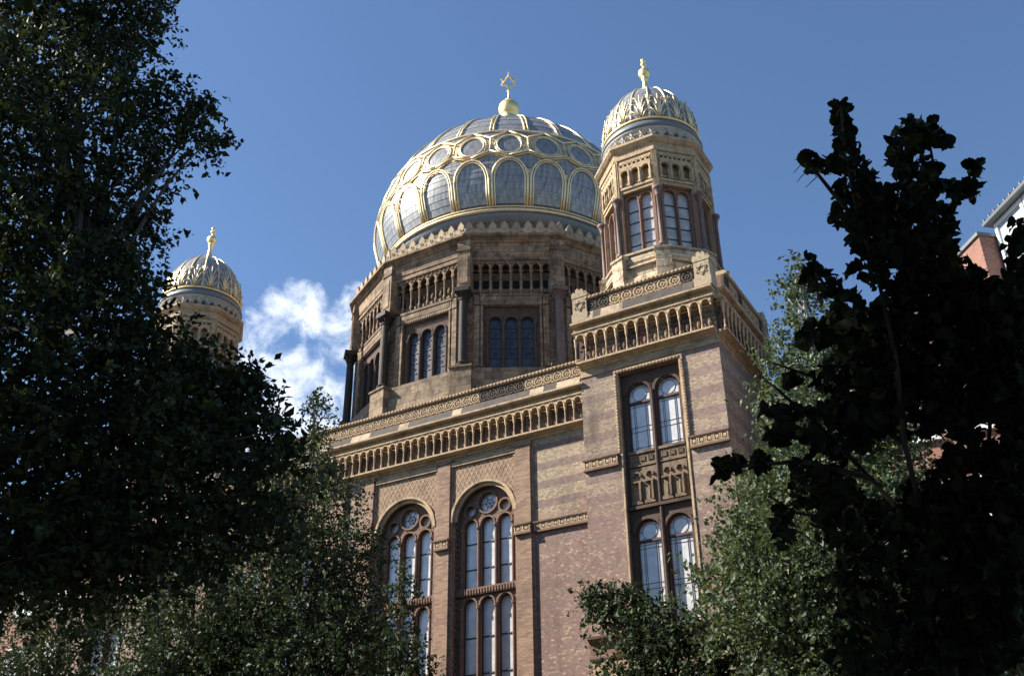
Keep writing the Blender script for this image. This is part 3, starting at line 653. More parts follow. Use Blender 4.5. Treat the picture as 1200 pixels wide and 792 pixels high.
    cr = MB(); cr.lathe([(2.0,30.5),(2.14,30.56),(2.14,30.62),(2.08,30.64),(2.08,31.14),(2.16,31.17),(2.16,31.22)], 48); m['drumring'] = cr.mesh('crest_ring', 'zinc_light', True)
    sl = MB(); sl.lathe([(2.08,31.2),(2.2,31.26),(2.22,31.36),(2.16,31.5),(2.1,31.62),(2.0,31.66)], 48); m['skirt'] = sl.mesh('lead_skirt', 'zinc_trim', True)
    gr = MB(); gr.tube([(2.1*math.sin(2*PI*i/64), -2.1*math.cos(2*PI*i/64), 31.7) for i in range(64)], .065, 8, True); m['goldring'] = gr.mesh('gilded_ring', 'gold', True)
    def S(th, z, off=0.0):
        r = dprof(z, 2.06, 2.9, 31.9, 1.9)+off; return (r*math.sin(th), -r*math.cos(th), z)
    rb = MB(); zz = [31.75+(34.72-31.75)*math.sin(PI/2*i/16) for i in range(17)]
    rb.tube([S(0, z, .02) for z in zz], .05, 6, r1=.03); m['rib'] = rb.mesh('dome_rib', 'gold_pale', True)
    pm = MB()                                           # palmette between two ribs
    def petal(pts, r): pm.tube([S(a, z, o) for a, z, o in pts], r, 5, r1=r*.55)
    k = R(22.5)/2
    for sg in (-1, 1):
        petal([(sg*.02,31.85,.04),(sg*.3*k,32.3,.06),(sg*.62*k,32.62,.09),(sg*.86*k,32.6,.13)], .035)
        petal([(sg*.05,31.82,.04),(sg*.55*k,32.1,.06),(sg*.9*k,32.22,.12)], .035)
        petal([(sg*.01,31.95,.04),(sg*.2*k,32.6,.06),(sg*.42*k,32.95,.1),(sg*.68*k,33.0,.15)], .033)
        petal([(sg*.95*k,31.8,.04),(sg*.95*k,32.7,.05),(sg*.7*k,33.15,.1)], .03)
    petal([(0,31.8,.04),(0,32.6,.06),(0,33.2,.12),(0,33.27,.18)], .04)
    m['palm'] = pm.mesh('palmette', 'gold_pale', True)
    st = MB()                                           # star boss of the crest ring
    for q in range(6):
        a = q*PI/3; st.tube([(0,-.04,.0),(.16*math.cos(a),-.06,.2*math.sin(a))], .05, 4, r1=.03)
    m['star'] = st.mesh('crest_star', 'zinc_light')
    kn = MB(); kn.prism([(-.05,0),(.05,0),(.09,.12),(0,.26),(-.09,.12)], -.05, .05); m['painted_hole'] = kn.mesh('crest_painted_hole', 'terra_dark')  # solid dark prism, painting the shade of a pierced trefoil hole
    fn = MB(); fn.lathe([(.22,34.7),(.3,34.78),(.16,34.9),(.13,35.2),(.11,35.5),(.12,35.7),(.17,35.76),(.12,35.82),(.2,35.91),(.28,36.1),(.25,36.25),(.14,36.38),(.07,36.45),(.06,36.58),(.13,36.62),(.13,36.68),(.05,36.72),(.04,36.76),(.1,36.83),(.12,36.9),(.08,36.98),(.02,37.06)], 16)
    m['finial'] = fn.mesh('turret_finial', 'gold', True)
    return m
TM = turret_meshes()
def turret(c, dz=0.0):
    at_ = (c[0], c[1], dz)
    t = put('turret', TM['wall'], syn, at_)
    def sub(n, k, rot=0.0, loc=(0,0,0)): return put(n, TM[k], t, mat4=Matrix.Rotation(rot, 4, 'Z') @ Matrix.Translation(loc), local=True)
    for n, k in (('turret_base','base'),('turret_cornice','cornice'),('turret_sill','sill'),('turret_dome','dome'),('crest_ring','drumring'),('lead_skirt','skirt'),('gilded_ring','goldring'),('turret_finial','finial')): sub(n, k)
    for k in range(8):
        ph = k*PI/4; sub('turret_frieze', 'frieze', ph, (0,-2.12,0)); sub('corner_pier', 'pier', ph+PI/8, (0,-2.27,0)); sub('pedestal', 'ped', ph+PI/8, (0,-2.42,0)); sub('column', 'column', ph+PI/8, (0,-2.36,0))
        w = put('turret_window', TM['window'], syn, mat4=Matrix.Translation(at_) @ Matrix.Rotation(ph, 4, 'Z') @ Matrix.Translation((0,-2.12,0)))
        put('glazing_bars', TM['bar'], w, local=True, kind='stuff')
        for sx in (-.3, .3):
            zz = [25.14, 25.65, 26.2, 26.75, 27.3]
            for i in range(4): put('pane', pane_mesh(('t',i), [(-.24,zz[i]),(.24,zz[i]),(.24,zz[i+1]),(-.24,zz[i+1])], 'glass_turret'), w, mat4=Matrix.Translation((sx,.32,0)) @ Matrix.Rotation(random.uniform(-.03,.03), 4, 'Z'), local=True)
            put('pane', pane_mesh(('t',9), arch_poly(.24, 27.3, 27.74), 'glass_turret'), w, (sx,.32,0), local=True)
    for k in range(16):
        a = k*PI/8; sub('dome_rib', 'rib', a); sub('palmette', 'palm', a+PI/16)
    for k in range(32):
        a = k*PI/16; sub('crest_star', 'star', a, (0,-2.08,30.89)); 
        sub('crest_painted_hole', 'painted_hole', a+PI/32, (0,-2.1,30.66))
turret(TC); turret((-39.75, 34.95), .3)

# --- the drum: twelve sides
AP = 8.45; A12 = R(15); HW = AP*math.tan(A12)
def drum():
    b = MB(); ro = 1/math.cos(A12)
    b.lathe([(8.9*ro,19.5),(8.9*ro,23.6),(8.85*ro,23.62),(8.75*ro,25.0),(8.3*ro,25.1)], 12, a0=A12)
    base = MB(); f = MB()
    f.panel(-HW, HW, 25.0, 29.25, [(0, [[(0,25.15),(1.36,25.15),(1.36,28.5),(0,28.5)]])], 0, .4)
    f.box(-HW, HW, .42, .55, 29.25, 31.1); f.box(-HW, HW, 0, .4, 31.1, 32.2); f.box(-HW, HW, .0, .4, 29.2, 29.255)
    w = MB()
    for k in range(12):
        ph = k*PI/6; c, s_ = math.cos(ph), math.sin(ph)
        w.add([(AP*s_+x*c-y*s_, -AP*c+x*s_+y*c, z) for x, y, z in f.v], f.f)
    dr = put('drum', w.mesh('drum', 'drum'), syn, (*DC, 0))
    put('drum_base', b.mesh('drum_base', 'ashlar'), dr, local=True)
    co_ = MB(); co_.lathe([(8.42*ro,31.15),(8.56*ro,31.2),(8.56*ro,31.34),(8.5*ro,31.42),(8.56*ro,31.5),(8.62*ro,32.1),(8.72*ro,32.16),(8.8*ro,32.3),(8.98*ro,32.38),(8.98*ro,32.52),(8.7*ro,32.6),(7.2*ro,32.62)], 12, a0=A12)
    put('drum_cornice', co_.mesh('drum_cornice', 'drum_trim'), dr, local=True)
    up = MB(); up.lathe([(7.5,32.5),(7.5,33.6),(7.3,33.7),(7.25,34.6)], 72); put('dome_collar', up.mesh('dome_collar', 'drum', True), dr, local=True)
    # meshes shared by the sides
    bay = 2*2.02/8
    ab = MB()
    ab.panel(-bay/2, bay/2, 30.5, 31.1, [(0, [[(0,30.5),(.165,30.5),(.165,30.62),(.2,30.72),(.17,30.85),(.1,30.95),(0,31.0)]])], -.02, .1)
    ab.lathe([(.03,29.3),(.085,29.5),(.085,29.56),(.05,29.6),(.05,30.3),(.075,30.36),(.06,30.4),(.1,30.52)], 8, (-bay/2,.05), cap=False)
    ab.prism([(-bay/2-.06,30.98),(-bay/2+.06,30.98),(-bay/2,31.12)], -.06, .05); ab.prism([(-.06,31.05),(.06,31.05),(0,31.18)], -.06, .05)
    ab.box(-bay/2+.1, bay/2-.1, .2, .44, 29.42, 29.62)
    abm = ab.mesh('drum_arcade', 'drum_trim')
    vo = MB(); vo.box(-.16, .16, .4, .425, 29.8, 30.25); vom = vo.mesh('painted_opening', 'void')  # flat dark plate paints the darkness inside an opening
    li = MB(); li.box(-1.5, 1.5, -.08, .03, 28.6, 29.15); li.box(-1.54, 1.54, -.12, .03, 29.08, 29.2); li.box(-1.4, 1.4, -.1, -.08, 28.74, 29.0)
    for i in range(22): li.add([(-1.48+i*.135,-.1,28.5),(-1.48+i*.135+.07,-.1,28.5),(-1.48+i*.135+.1,-.1,28.6),(-1.48+i*.135+.03,-.1,28.6),(-1.48+i*.135,.03,28.5),(-1.48+i*.135+.07,.03,28.5)], [(0,1,2,3),(0,1,5,4)])
    for sg in (-1, 1): li.box(sg*1.68-.13, sg*1.68+.13, -.06, .03, 25.2, 28.55); li.box(sg*1.68-.13, sg*1.68+.13, -.08, .03, 28.6, 29.15); li.box(sg*1.43-.05, sg*1.43+.05, -.09, .05, 25.15, 28.5)
    lim = li.mesh('window_surround', 'drum_trim')
    wn = MB(); sp = .78
    wn.panel(-1.36, 1.36, 25.15, 28.5, [(x, [lancet(.31, 25.2, 27.66)]) for x in (-sp, 0, sp)], .1, .26)
    for x in (-sp, 0, sp): wn.ring(x, 27.66, .31, .38, .04, .12, 0, PI, 14)
    for x in (-sp*1.5, -sp/2, sp/2, sp*1.5): wn.lathe([(.075,25.2),(.055,25.28),(.055,27.4),(.1,27.52),(.1,27.66)], 8, (x,.1))
    wnm = wn.mesh('drum_window', 'terra_brown')
    br = MB()
    for x in (-sp, 0, sp):
        for z in (25.75, 26.3, 26.85, 27.4): br.box(x-.31, x+.31, .215, .235, z-.018, z+.018)
        for z in (26.0, 26.55, 27.1): br.ring(x, z, .07, .085, .215, .235, n=10)
        br.box(x-.31, x-.27, .2, .25, 25.2, 27.66); br.box(x+.27, x+.31, .2, .25, 25.2, 27.66)
    brm = br.mesh('glazing_bars', 'lead')
    ml = MB(); ml.prism([(-.22,0),(.22,0),(.2,.16),(.29,.24),(.29,.4),(.17,.46),(.2,.58),(.12,.72),(0,.9),(-.12,.72),(-.2,.58),(-.17,.46),(-.29,.4),(-.29,.24),(-.2,.16)], -.07, .07)
    ml.ring(0, .36, .06, .1, -.1, -.06, n=8); ml.box(-.27, .27, -.05, .05, 0, .14)
    mlm = ml.mesh('cresting_merlon', 'stone_cream')
    colb = MB(); colb.lathe([(.33,25.0),(.33,25.1),(.26,25.14),(.3,25.24),(.21,25.32),(.19,28.7),(.24,28.72),(.24,28.78),(.2,28.82),(.24,28.95),(.34,29.1)], 16); colb.box(-.37, .37, -.37, .37, 29.1, 29.34)
    for q in range(8): colb.tube([(.2*math.cos(q*PI/4),.2*math.sin(q*PI/4),28.84),(.33*math.cos(q*PI/4),.33*math.sin(q*PI/4),29.02),(.37*math.cos(q*PI/4),.37*math.sin(q*PI/4),28.96)], .05, 5)
    cbk, cpk = colb.mesh('column', 'granite_black'), colb.mesh('column', 'granite_pink')
    pr = MB(); pr.box(-.33, .33, -.1, .6, 29.34, 31.6); pr.box(-.22, .22, -.14, -.1, 29.7, 31.3); pr.box(-.37, .37, -.15, .6, 31.6, 31.7); pr.box(-.33, .33, -.1, .6, 31.7, 32.4); pr.box(-.4, .4, -.19, .6, 32.3, 32.46)
    prm = pr.mesh('corner_pier', 'drum_trim')
    back = MB(); back.box(-.28, .28, .3, .7, 25.0, 29.34); backm = back.mesh('pier_shaft', 'drum')
    pd = MB(); pd.box(-.52, .52, -.32, .8, 22.5, 24.9); pd.box(-.58, .58, -.38, .8, 24.9, 25.0); pdm = pd.mesh('pedestal', 'ashlar')
    for k in range(12):
        ph = k*PI/6; cc = k*PI/6+A12
        def sub(n, me, loc=(0,0,0), rot=ph, label=None): return put(n, me, dr, mat4=Matrix.Rotation(rot, 4, 'Z') @ Matrix.Translation(loc), local=True, label=label)
        sub('column', cpk if k == 1 else cbk, (0,-9.0,0), cc, 'pinkish column' if k == 1 else None)
        sub('corner_pier', prm, (0,-8.95,0), cc); sub('pier_shaft', backm, (0,-8.9,0), cc); sub('pedestal', pdm, (0,-9.0,0), cc)
        if k in (6, 7, 8): continue                     # the sides nobody can see
        for i in range(8):
            sub('drum_arcade', abm, (-2.02+bay*(i+.5), -AP, 0)); 
            if i % 1 == 0: sub('painted_opening', vom, (-2.02+bay*(i+.5), -AP+.01, 0))
            sub('cresting_merlon', mlm, (-2.1+.6*i, -8.62, 32.58))
        sub('window_surround', lim, (0,-AP,0))
        w = put('drum_window', wnm, syn, mat4=Matrix.Translation((*DC,0)) @ Matrix.Rotation(ph, 4, 'Z') @ Matrix.Translation((0,-AP,0)))
        put('glazing_bars', brm, w, local=True, kind='stuff')
        for x in (-sp, 0, sp):
            zz = [25.2, 25.75, 26.3, 26.85, 27.4]
            for i in range(4): put('pane', pane_mesh(('d',i), [(-.31,zz[i]),(.31,zz[i]),(.31,zz[i+1]),(-.31,zz[i+1])], 'glass_dark'), w, mat4=Matrix.Translation((x,.24,0)) @ Matrix.Rotation(random.uniform(-.02,.02), 4, 'Z'), local=True)
            put('pane', pane_mesh(('d',9), arch_poly(.31, 27.4, 27.66), 'glass_dark'), w, (x,.24,0), local=True)
drum()

# --- the great dome
RD, HD, ZD, ED = 8.02, 8.0, 37.75, 1.8
def dome():
    def rad(z): return dprof(z, RD, HD, ZD, ED)
    def S(th, z, off=0.0):
        z1 = min(z, 45.6); r = rad(z1); e = .01; dr = (rad(z1+e)-rad(z1-e))/(2*e) if z1 < 45.5 else -3
        n = Vector((1, -dr)).normalized()
        r += off*n.x; zz = z1+off*n.y
        return (r*math.sin(th), -r*math.cos(th), zz)
    sh = MB(); Z = [34.9+(ZD-34.9)*i/8 for i in range(8)]+[ZD+(45.72-ZD)*math.sin(PI/2*i/30) for i in range(31)]
    sh.lathe([(max(.05, rad(z)-.07), z) for z in Z], 120)
    d = put('dome', sh.mesh('dome', 'gold_pale', True), syn, (*DC, 0))
    sk = MB(); sk.lathe([(7.15,34.4),(7.3,34.5),(7.44,34.75),(7.5,34.95),(7.4,35.0)], 96); put('lead_skirt', sk.mesh('lead_skirt', 'zinc_trim', True), d, local=True)
    rg = MB()
    for r_, z_, t_ in ((7.52,35.02,.1),(7.56,35.2,.05)): rg.tube([(r_*math.sin(2*PI*i/120), -r_*math.cos(2*PI*i/120), z_) for i in range(120)], t_, 6, True)
    put('gilded_ring', rg.mesh('gilded_ring', 'gold_pale', True), d, local=True)
    rg = MB(); rg.tube([S(2*PI*i/120, 40.42, .03) for i in range(120)], .075, 6, True); put('gilded_ring', rg.mesh('gilded_ring', 'gold_pale', True), d, local=True)
    D = R(1)
    def patch(name, rows, m='zinc', step=.013, off=0.0, nc=6):
        """rows = [(z, half width in degrees)] from foot to top, laid like overlapping sheets"""
        mb = MB()
        for (z0, a0), (z1, a1) in zip(rows, rows[1:]):
            vs = [S((-a0+2*a0*i/nc)*D, z0, off+step) for i in range(nc+1)]+[S((-a1+2*a1*i/nc)*D, z1, off) for i in range(nc+1)]
            vs += [S((-a0+2*a0*i/nc)*D, z0, off-.03) for i in range(nc+1)]
            k = nc+1
            mb.add(vs, [(i,i+1,k+i+1,k+i) for i in range(nc)]+[(2*k+i,2*k+i+1,i+1,i) for i in range(nc)])
        return mb.mesh(name, m, False)
    def arch_hw(z):
        if z <= 36.75: return 5.75
        return 5.75*math.sqrt(max(0, 1-((z-36.75)/1.13)**2))
    zs = [35.42, 35.8, 36.18, 36.56, 36.94, 37.3, 37.55, 37.72, 37.86]
    ap_ = patch('arched_panel', [(z, max(arch_hw(z), .3)) for z in zs])
    kt = patch('kite_panel', [(37.42,.2),(37.7,1.9),(37.98,4.0),(38.16,2.6),(38.34,.2)])
    oc = patch('oculus_panel', [(38.46+1.42*i/8, max(.2, 4.7*math.sin(math.acos(1-2*i/8)))) for i in range(9)], step=.006)
    tri = patch('small_panel', [(39.9,.3),(40.12,2.6),(40.32,5.2)], step=.01)
    tz = [40.5+(45.2-40.5)*math.sin(PI/2*i/9) for i in range(10)]
    tpn = patch('crown_panel', [(z, 6.3 if z < 43 else 6.0) for z in tz], step=.02)
    wg = MB()                                           # the small sloping foot below each arched panel
    wg.add([S(a*D, 35.25, .05) for a in (-6,-2,2,6)]+[S(a*D, 35.42, -.01) for a in (-6,-2,2,6)], [(i,i+1,i+5,i+4) for i in range(3)]); wgm = wg.mesh('panel_sill', 'terra_red')
    def arch_curve(scale, off, zlow=35.25):
        pts = [(-5.75*scale, zlow), (-5.75*scale, 36.0), (-5.75*scale, 36.75)]
        for i in range(1, 12):
            a = PI-PI*i/12; pts.append((5.75*scale*math.cos(a), 36.75+(1.13+(.14*(scale-1)/.2))*math.sin(a)))
        pts += [(5.75*scale, 36.75), (5.75*scale, 36.0), (5.75*scale, zlow)]
        return [S(a*D, z, off) for a, z in pts]
    ar = MB(); ar.tube(arch_curve(1.03, .05), .05, 6); ar.tube(arch_curve(1.2, .07), .065, 6)
    arm = ar.mesh('arch_rib', 'gold_pale', True)
    orr = MB(); orr.tube([S(4.9*D*math.cos(2*PI*i/28), 39.17+.75*math.sin(2*PI*i/28), .03) for i in range(28)], .05, 6, True)
    orr.tube([S(5.7*D*math.cos(2*PI*i/28), 39.17+.87*math.sin(2*PI*i/28), .02) for i in range(28)], .045, 6, True)
    orm = orr.mesh('oculus_rib', 'gold_pale', True)
    hx = MB()
    for pts in ([(0,38.22),(3.7,38.4),(7.5,38.62),(7.5,39.2),(7.5,39.72),(3.7,40.02),(0,40.3)], [(0,38.22),(-3.7,38.4),(-7.5,38.62)], [(-7.5,39.72),(-3.7,40.02),(0,40.3)]):
        hx.tube([S(a*D, z, .06) for a, z in pts], .065, 6)
    for pts in ([(0,38.12),(3.7,38.27),(7.5,38.5),(11.3,38.27),(15,38.12)],): hx.tube([S(a*D, z, .02) for a, z in pts], .04, 6)
    hxm = hx.mesh('hexagon_rib', 'gold_pale', True)
    cr = MB()
    for o in (-.75, .75): cr.tube([S((7.5+o*(1 if z < 42 else 1.4))*D, z, .05) for z in tz], .06, 6, r1=.035)
    crm = cr.mesh('crown_rib', 'gold_pale', True)
    for k in range(24):
        a = k*R(15)
        for n, me, da in (('arched_panel',ap_,0),('kite_panel',kt,7.5),('oculus_panel',oc,0),('small_panel',tri,7.5),('crown_panel',tpn,0),('panel_sill',wgm,0),('arch_rib',arm,0),('oculus_rib',orm,0),('hexagon_rib',hxm,0),('crown_rib',crm,0)):
            put(n, me, d, mat4=Matrix.Rotation(a+da*D, 4, 'Z'), local=True)
    f = MB(); f.lathe([(1.5,45.55),(1.2,45.8),(.75,46.0),(.5,46.6),(.42,47.3),(.5,47.7),(.42,47.85),(.55,48.0),(.66,48.3),(.68,48.5),(.64,48.75),(.5,48.98),(.28,49.12),(.24,49.2),(.26,49.26),(.11,49.34),(.06,49.6),(.05,49.95),(.11,50.02),(.11,50.08),(.04,50.14),(.04,50.34)], 24)
    fi = put('dome_finial', f.mesh('dome_finial', 'gold', True), syn, (*DC, 0))
    s = MB()
    for k in (0, 1):
        p = [(.56*math.sin(2*PI*i/3+k*PI), .56*math.cos(2*PI*i/3+k*PI)+50.86) for i in range(3)]
        for i in range(3): s.tube([(p[i][0],-.012+.024*k,p[i][1]),(p[(i+1)%3][0],-.012+.024*k,p[(i+1)%3][1])], .045, 5)
    for i in range(6): s.lathe([(.02,-.05),(.055,0),(.02,.05)], 6, (0,0)) if False else None
    s.lathe([(.03,51.4),(.08,51.46),(.04,51.54),(.08,51.6),(.05,51.66),(.02,51.76)], 8)
    put('star', s.mesh('star', 'gold', False), fi, rot=R(30), local=True)
dome()

# ------------------------------------------------------------------ neighbouring houses
def window_white(parent, x, z, w, h, base):
    f = MB(); t = .07
    for q in ((-w/2,-w/2+t,0,h),(w/2-t,w/2,0,h),(-w/2+t,w/2-t,0,t),(-w/2+t,w/2-t,h-t,h),(-t/2,t/2,t,h-t)): f.box(q[0], q[1], -.03, .06, q[2], q[3])
    f.box(-w/2-.08, w/2+.08, -.12, .04, -.08, 0)
    o = put('window', f.mesh('window', 'white_paint'), parent, mat4=base @ Matrix.Translation((x,0,z)))
    for s in (-1, 1):
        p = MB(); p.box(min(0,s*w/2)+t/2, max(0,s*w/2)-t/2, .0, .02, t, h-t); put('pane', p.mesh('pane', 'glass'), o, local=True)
def brick_house(x0, x1, Y, H, rows, cols, label, mname='brick_red'):
    t = thing('brick_house', label, 'building', ((x0+x1)/2, Y, 0))
    b = MB(); b.box(x0, x1, Y, Y+11, 0, H); w = put('wall', b.mesh('wall', mname), t)
    r = MB(); r.mould([(-.35,H+.002),(-.35,H+.16),(3,H+2.2),(8,H+2.2),(11.3,H+.16),(11.3,H+.002)], x0, x1); put('roof', r.mesh('roof', 'slate'), t, (0,Y,0))
    c = MB(); c.mould([(0,H-.5),(-.1,H-.45),(-.2,H-.1),(-.38,H-.02),(-.38,H),(0,H)], x0, x1); put('eaves', c.mesh('eaves', 'plaster'), t, (0,Y-.003,0))
    s = MB()
    for z in (H*.5, H*.72): s.box(x0, x1, Y-.08, Y, z, z+.18)
    put('string_course', s.mesh('string_course', 'brick_pil'), t)
    for i in range(cols):
        for j in range(rows): window_white(t, x0+(x1-x0)*(i+.5)/cols, 2.0+j*3.4, 1.3, 1.9, Matrix.Translation((0,Y-.02,0)))
    return t
brick_house(-6.9, 1.2, 34.4, 19.9, 5, 5, 'red brick house with grey eaves right of the synagogue, mostly hidden by trees')
brick_house(-60.0, -43.4, 33.2, 18.0, 5, 7, 'red brick house left of the synagogue, glimpsed low through the dark foliage')
def corner_house():
    ph = R(-50)                                         # lit side faces the sun, on the left
    o = at(1202, 213, dist=38.6)
    t = thing('corner_house', 'brick corner house with white framed glazed attic at the right edge', 'building', (o.x, o.y, 0), ph)
    base = WM[t]
    n = Vector((-math.cos(ph+PI/2), -math.sin(ph+PI/2), 0))
    Z = o.z
    b = MB(); b.box(-9, 3.2, .5, 9, 0, Z-3.6); put('wall', b.mesh('wall', 'brick_red'), t, local=True)
    bb = MB(); bb.box(-3.7, -2.1, -.6, 2.4, 0, Z-.75); ch = put('brick_pier', bb.mesh('brick_pier', 'brick_red'), t, local=True)
    bc = MB(); bc.box(-3.76, -2.04, -.68, 2.44, Z-.75, Z-.62); put('coping', bc.mesh('coping', 'zinc_trim'), ch, local=True)
    for i in range(2):
        x0 = -2.0+i*1.62; fr = MB(); w, h, tt = 1.56, 3.0, .13
        for q in ((0,tt,0,h),(w-tt,w,0,h),(tt,w-tt,0,tt),(tt,w-tt,h-tt,h)): fr.box(x0+q[0], x0+q[1], 0, .16, Z-3.3+q[2], Z-3.3+q[3])
        f = put('attic_window', fr.mesh('attic_window', 'white_paint'), t, local=True)
        p = MB(); p.box(x0+tt, x0+w-tt, .08, .1, Z-3.3+tt, Z-.3-tt); put('pane', p.mesh('pane', 'attic_glass'), f, local=True)
    bx = MB(); bx.box(-2.02, 3.2, .18, 4, Z-3.6, Z-.3); bx.box(-2.02, 3.2, -.02, .18, Z-3.62, Z-3.3); put('attic', bx.mesh('attic', 'white_paint'), t, local=True)
    rf = MB(); rf.mould([(-.28,Z-.28),(-.3,Z-.18),(-.2,Z-.1),(4.1,Z-.05),(4.1,Z-.28)], -2.2, 1.5)
    for i in range(12): rf.box(-2.15+i*.3, -2.1+i*.3, -.24, 4.0, Z-.12, Z-.02)
    put('attic_roof', rf.mesh('attic_roof', 'zinc_trim'), t, local=True)
    kn = MB(); kn.lathe([(.12,Z-.1),(.12,Z+.1),(.2,Z+.15),(.06,Z+.35)], 8, (1.3,.1)); put('roof_vent', kn.mesh('roof_vent', 'zinc_light'), t, local=True)
corner_house()

# ------------------------------------------------------------------ trees
def leaf_mesh(name, P, size, m, droop=.35, aspect=.62, up=.3):
    n = len(P); P = np.asarray(P)
    d = RNG.normal(size=(n,3)); d[:,2] -= droop; d /= np.linalg.norm(d, axis=1)[:,None]
    q = RNG.normal(size=(n,3)); q[:,2] += up; s = np.cross(d, q); s /= np.linalg.norm(s, axis=1)[:,None]; u = np.cross(s, d)
    L_ = size*np.clip(RNG.lognormal(-.08, .33, n), .4, 1.75)[:,None]; Wd = L_*aspect*.5
    a = P; tip = P+d*L_; l = P+d*L_*.42+s*Wd+u*L_*.1; r = P+d*L_*.42-s*Wd+u*L_*.1
    V = np.stack([a, l, tip, r], 1).reshape(-1,3)
    b = np.arange(n)*4; Fi = np.stack([b, b+3, b+2, b, b+2, b+1], 1).reshape(-1)
    me = bpy.data.meshes.new(name); me.vertices.add(4*n); me.vertices.foreach_set('co', V.ravel())
    me.loops.add(6*n); me.loops.foreach_set('vertex_index', Fi.astype(np.int32)); me.polygons.add(2*n); me.polygons.foreach_set('loop_start', np.arange(0,6*n,3).astype(np.int32))
    me.update(calc_edges=True); me.materials.append(M[m]); return me
def sample_blobs(blobs, n, per=14, spread=.28, hollow=2.0):
    """leaves set along short twigs that point out of the clumps"""
    vol = np.array([b[1]*b[2] for b in blobs])**.75+.03; k = max(1, n//per)
    idx = RNG.choice(len(blobs), k, p=vol/vol.sum())
    d = RNG.normal(size=(k,3)); d /= np.linalg.norm(d, axis=1)[:,None]; rr = RNG.random(k)**(1/hollow)
    rr *= 1+.18*np.sin(d[:,0]*5+idx)*np.cos(d[:,2]*6+idx*2)
    C_ = np.array([blobs[i][0] for i in idx]); Rx = np.array([blobs[i][1] for i in idx]); Rz = np.array([blobs[i][2] for i in idx])
    tw = C_+d*rr[:,None]*np.stack([Rx,Rx,Rz],1)
    td = d+RNG.normal(size=(k,3))*.55; td[:,2] += .1; td /= np.linalg.norm(td, axis=1)[:,None]
    ln = np.minimum(spread*RNG.uniform(1.2, 4.2, k), .35+Rx*.9)
    t = (np.arange(per)+RNG.random((k,per)))/per
    P = tw[:,None,:]+td[:,None,:]*(ln[:,None]*t)[:,:,None]; P[:,:,2] -= (.25*ln[:,None]*t*t)
    P = P+RNG.normal(size=(k,per,3))*spread*.38*(1.15-t)[:,:,None]
    return tw, P.reshape(-1,3)
def tree(name, label, base, blobs, n, leaf, lm, bark='bark', trunk_r=.22, top=None, group=None, per=14, spread=.28, hollow=2.0, twigs=160, droop=.35, aspect=.62, extra=None):
    t = thing(name, label, 'tree', (base[0], base[1], .1), 0, group)
    tw, P = sample_blobs(blobs, n, per, spread, hollow)
    if extra is not None: P = np.concatenate([P, extra])
    tb = MB(); bx, by = base
    hi = top or max(b[0][2]+b[2]*.6 for b in blobs)
    cx = np.mean([b[0][0] for b in blobs]); cy = np.mean([b[0][1] for b in blobs])
    lean = lambda z: Vector((bx+(cx-bx)*min(1, z/hi)**1.5, by+(cy-by)*min(1, z/hi)**1.5, z))
    tr = []
    for i in range(13):
        z = .05+(hi-.05)*i/12; p = lean(z); p.x += .12*math.sin(z*.9); p.y += .1*math.cos(z*1.1); tr.append(p)
    tb.tube(tr, trunk_r, 9, r1=trunk_r*.12)
    for (c, rx, rz) in blobs:                           # limbs to the clumps, twigs to some of the leaf tufts
        c = Vector(c); hd = math.hypot(c.x-lean(c.z).x, c.y-lean(c.z).y); zs = max(1.8, min(hi*.93, c.z-hd*.55-.4)); a = lean(zs)
        pts = []
        for q in range(7):
            f = q/6; p = a.lerp(c, f); p.z += hd*.16*math.sin(PI*f); p.x += .07*hd*math.sin(f*7+c.x*3); p.y += .07*hd*math.sin(f*6+c.z*3); pts.append(p)
        pts[0] = a; tb.tube(pts, min(trunk_r*.5, .03+.02*hd), 6, r1=.012)
    sel = RNG.choice(len(tw), min(twigs, len(tw)), replace=False)
    for i in sel:
        p = Vector(tw[i]); j = min(range(len(blobs)), key=lambda q: (Vector(blobs[q][0])-p).length); c = Vector(blobs[j][0])
        tb.tube([c, c.lerp(p, .5)+Vector((0,0,.08)), p], .022, 4, r1=.008)
    put('trunk', tb.mesh('trunk', bark), t)
    put('crown', leaf_mesh('crown', P, leaf, lm, droop, aspect), t)
    return t
def B(px, py, Y, rx, rz=None): return (tuple(at(px, py, Y)), rx, rz or rx)

# big dark tree on our side, left: its crown hangs over the left third of the view
bl = [B(20,60,9.5,1.9),B(95,20,10,1.5),B(120,110,10,1.2),B(60,170,9,1.8),B(150,45,10.5,.9),B(160,150,10.4,.75),B(-60,120,8,2.4),B(-120,260,8,2.6),
      B(40,290,9,1.6),B(125,250,10,.95),B(105,350,9.5,1.2),B(0,400,8.5,1.9),B(140,330,10,.6),B(150,440,10,1.25),B(225,495,10.5,.95),B(60,480,9,1.8),B(285,515,10.8,.7),
      B(200,560,10,1.3),B(100,575,9.5,1.45),B(-40,560,8.5,2.0),B(280,575,10.5,.9),B(150,395,10.2,.5),B(180,450,10.4,.7),B(10,640,9,.9),B(140,620,9.6,.8),
      B(225,160,10.6,.32),B(205,120,10.6,.42),B(235,128,10.7,.2),B(250,166,10.6,.16),B(185,205,10.5,.35),B(180,275,10.4,.3),B(285,462,10.9,.28),B(304,448,10.9,.18),B(285,495,10.9,.35),B(170,15,10.5,.5),B(-200,420,7,2.6),B(-220,120,7,2.8),B(-60,-60,8,2.6),B(60,-60,9,2.0),
      B(245,430,10.6,.5),B(30,660,8.6,.6),B(180,650,9.6,.5),B(240,630,10,.5),B(300,610,10.5,.4),B(90,650,9.0,.6),B(330,520,10.9,.28)]
tb_ = at(-30, 420, 9.0)
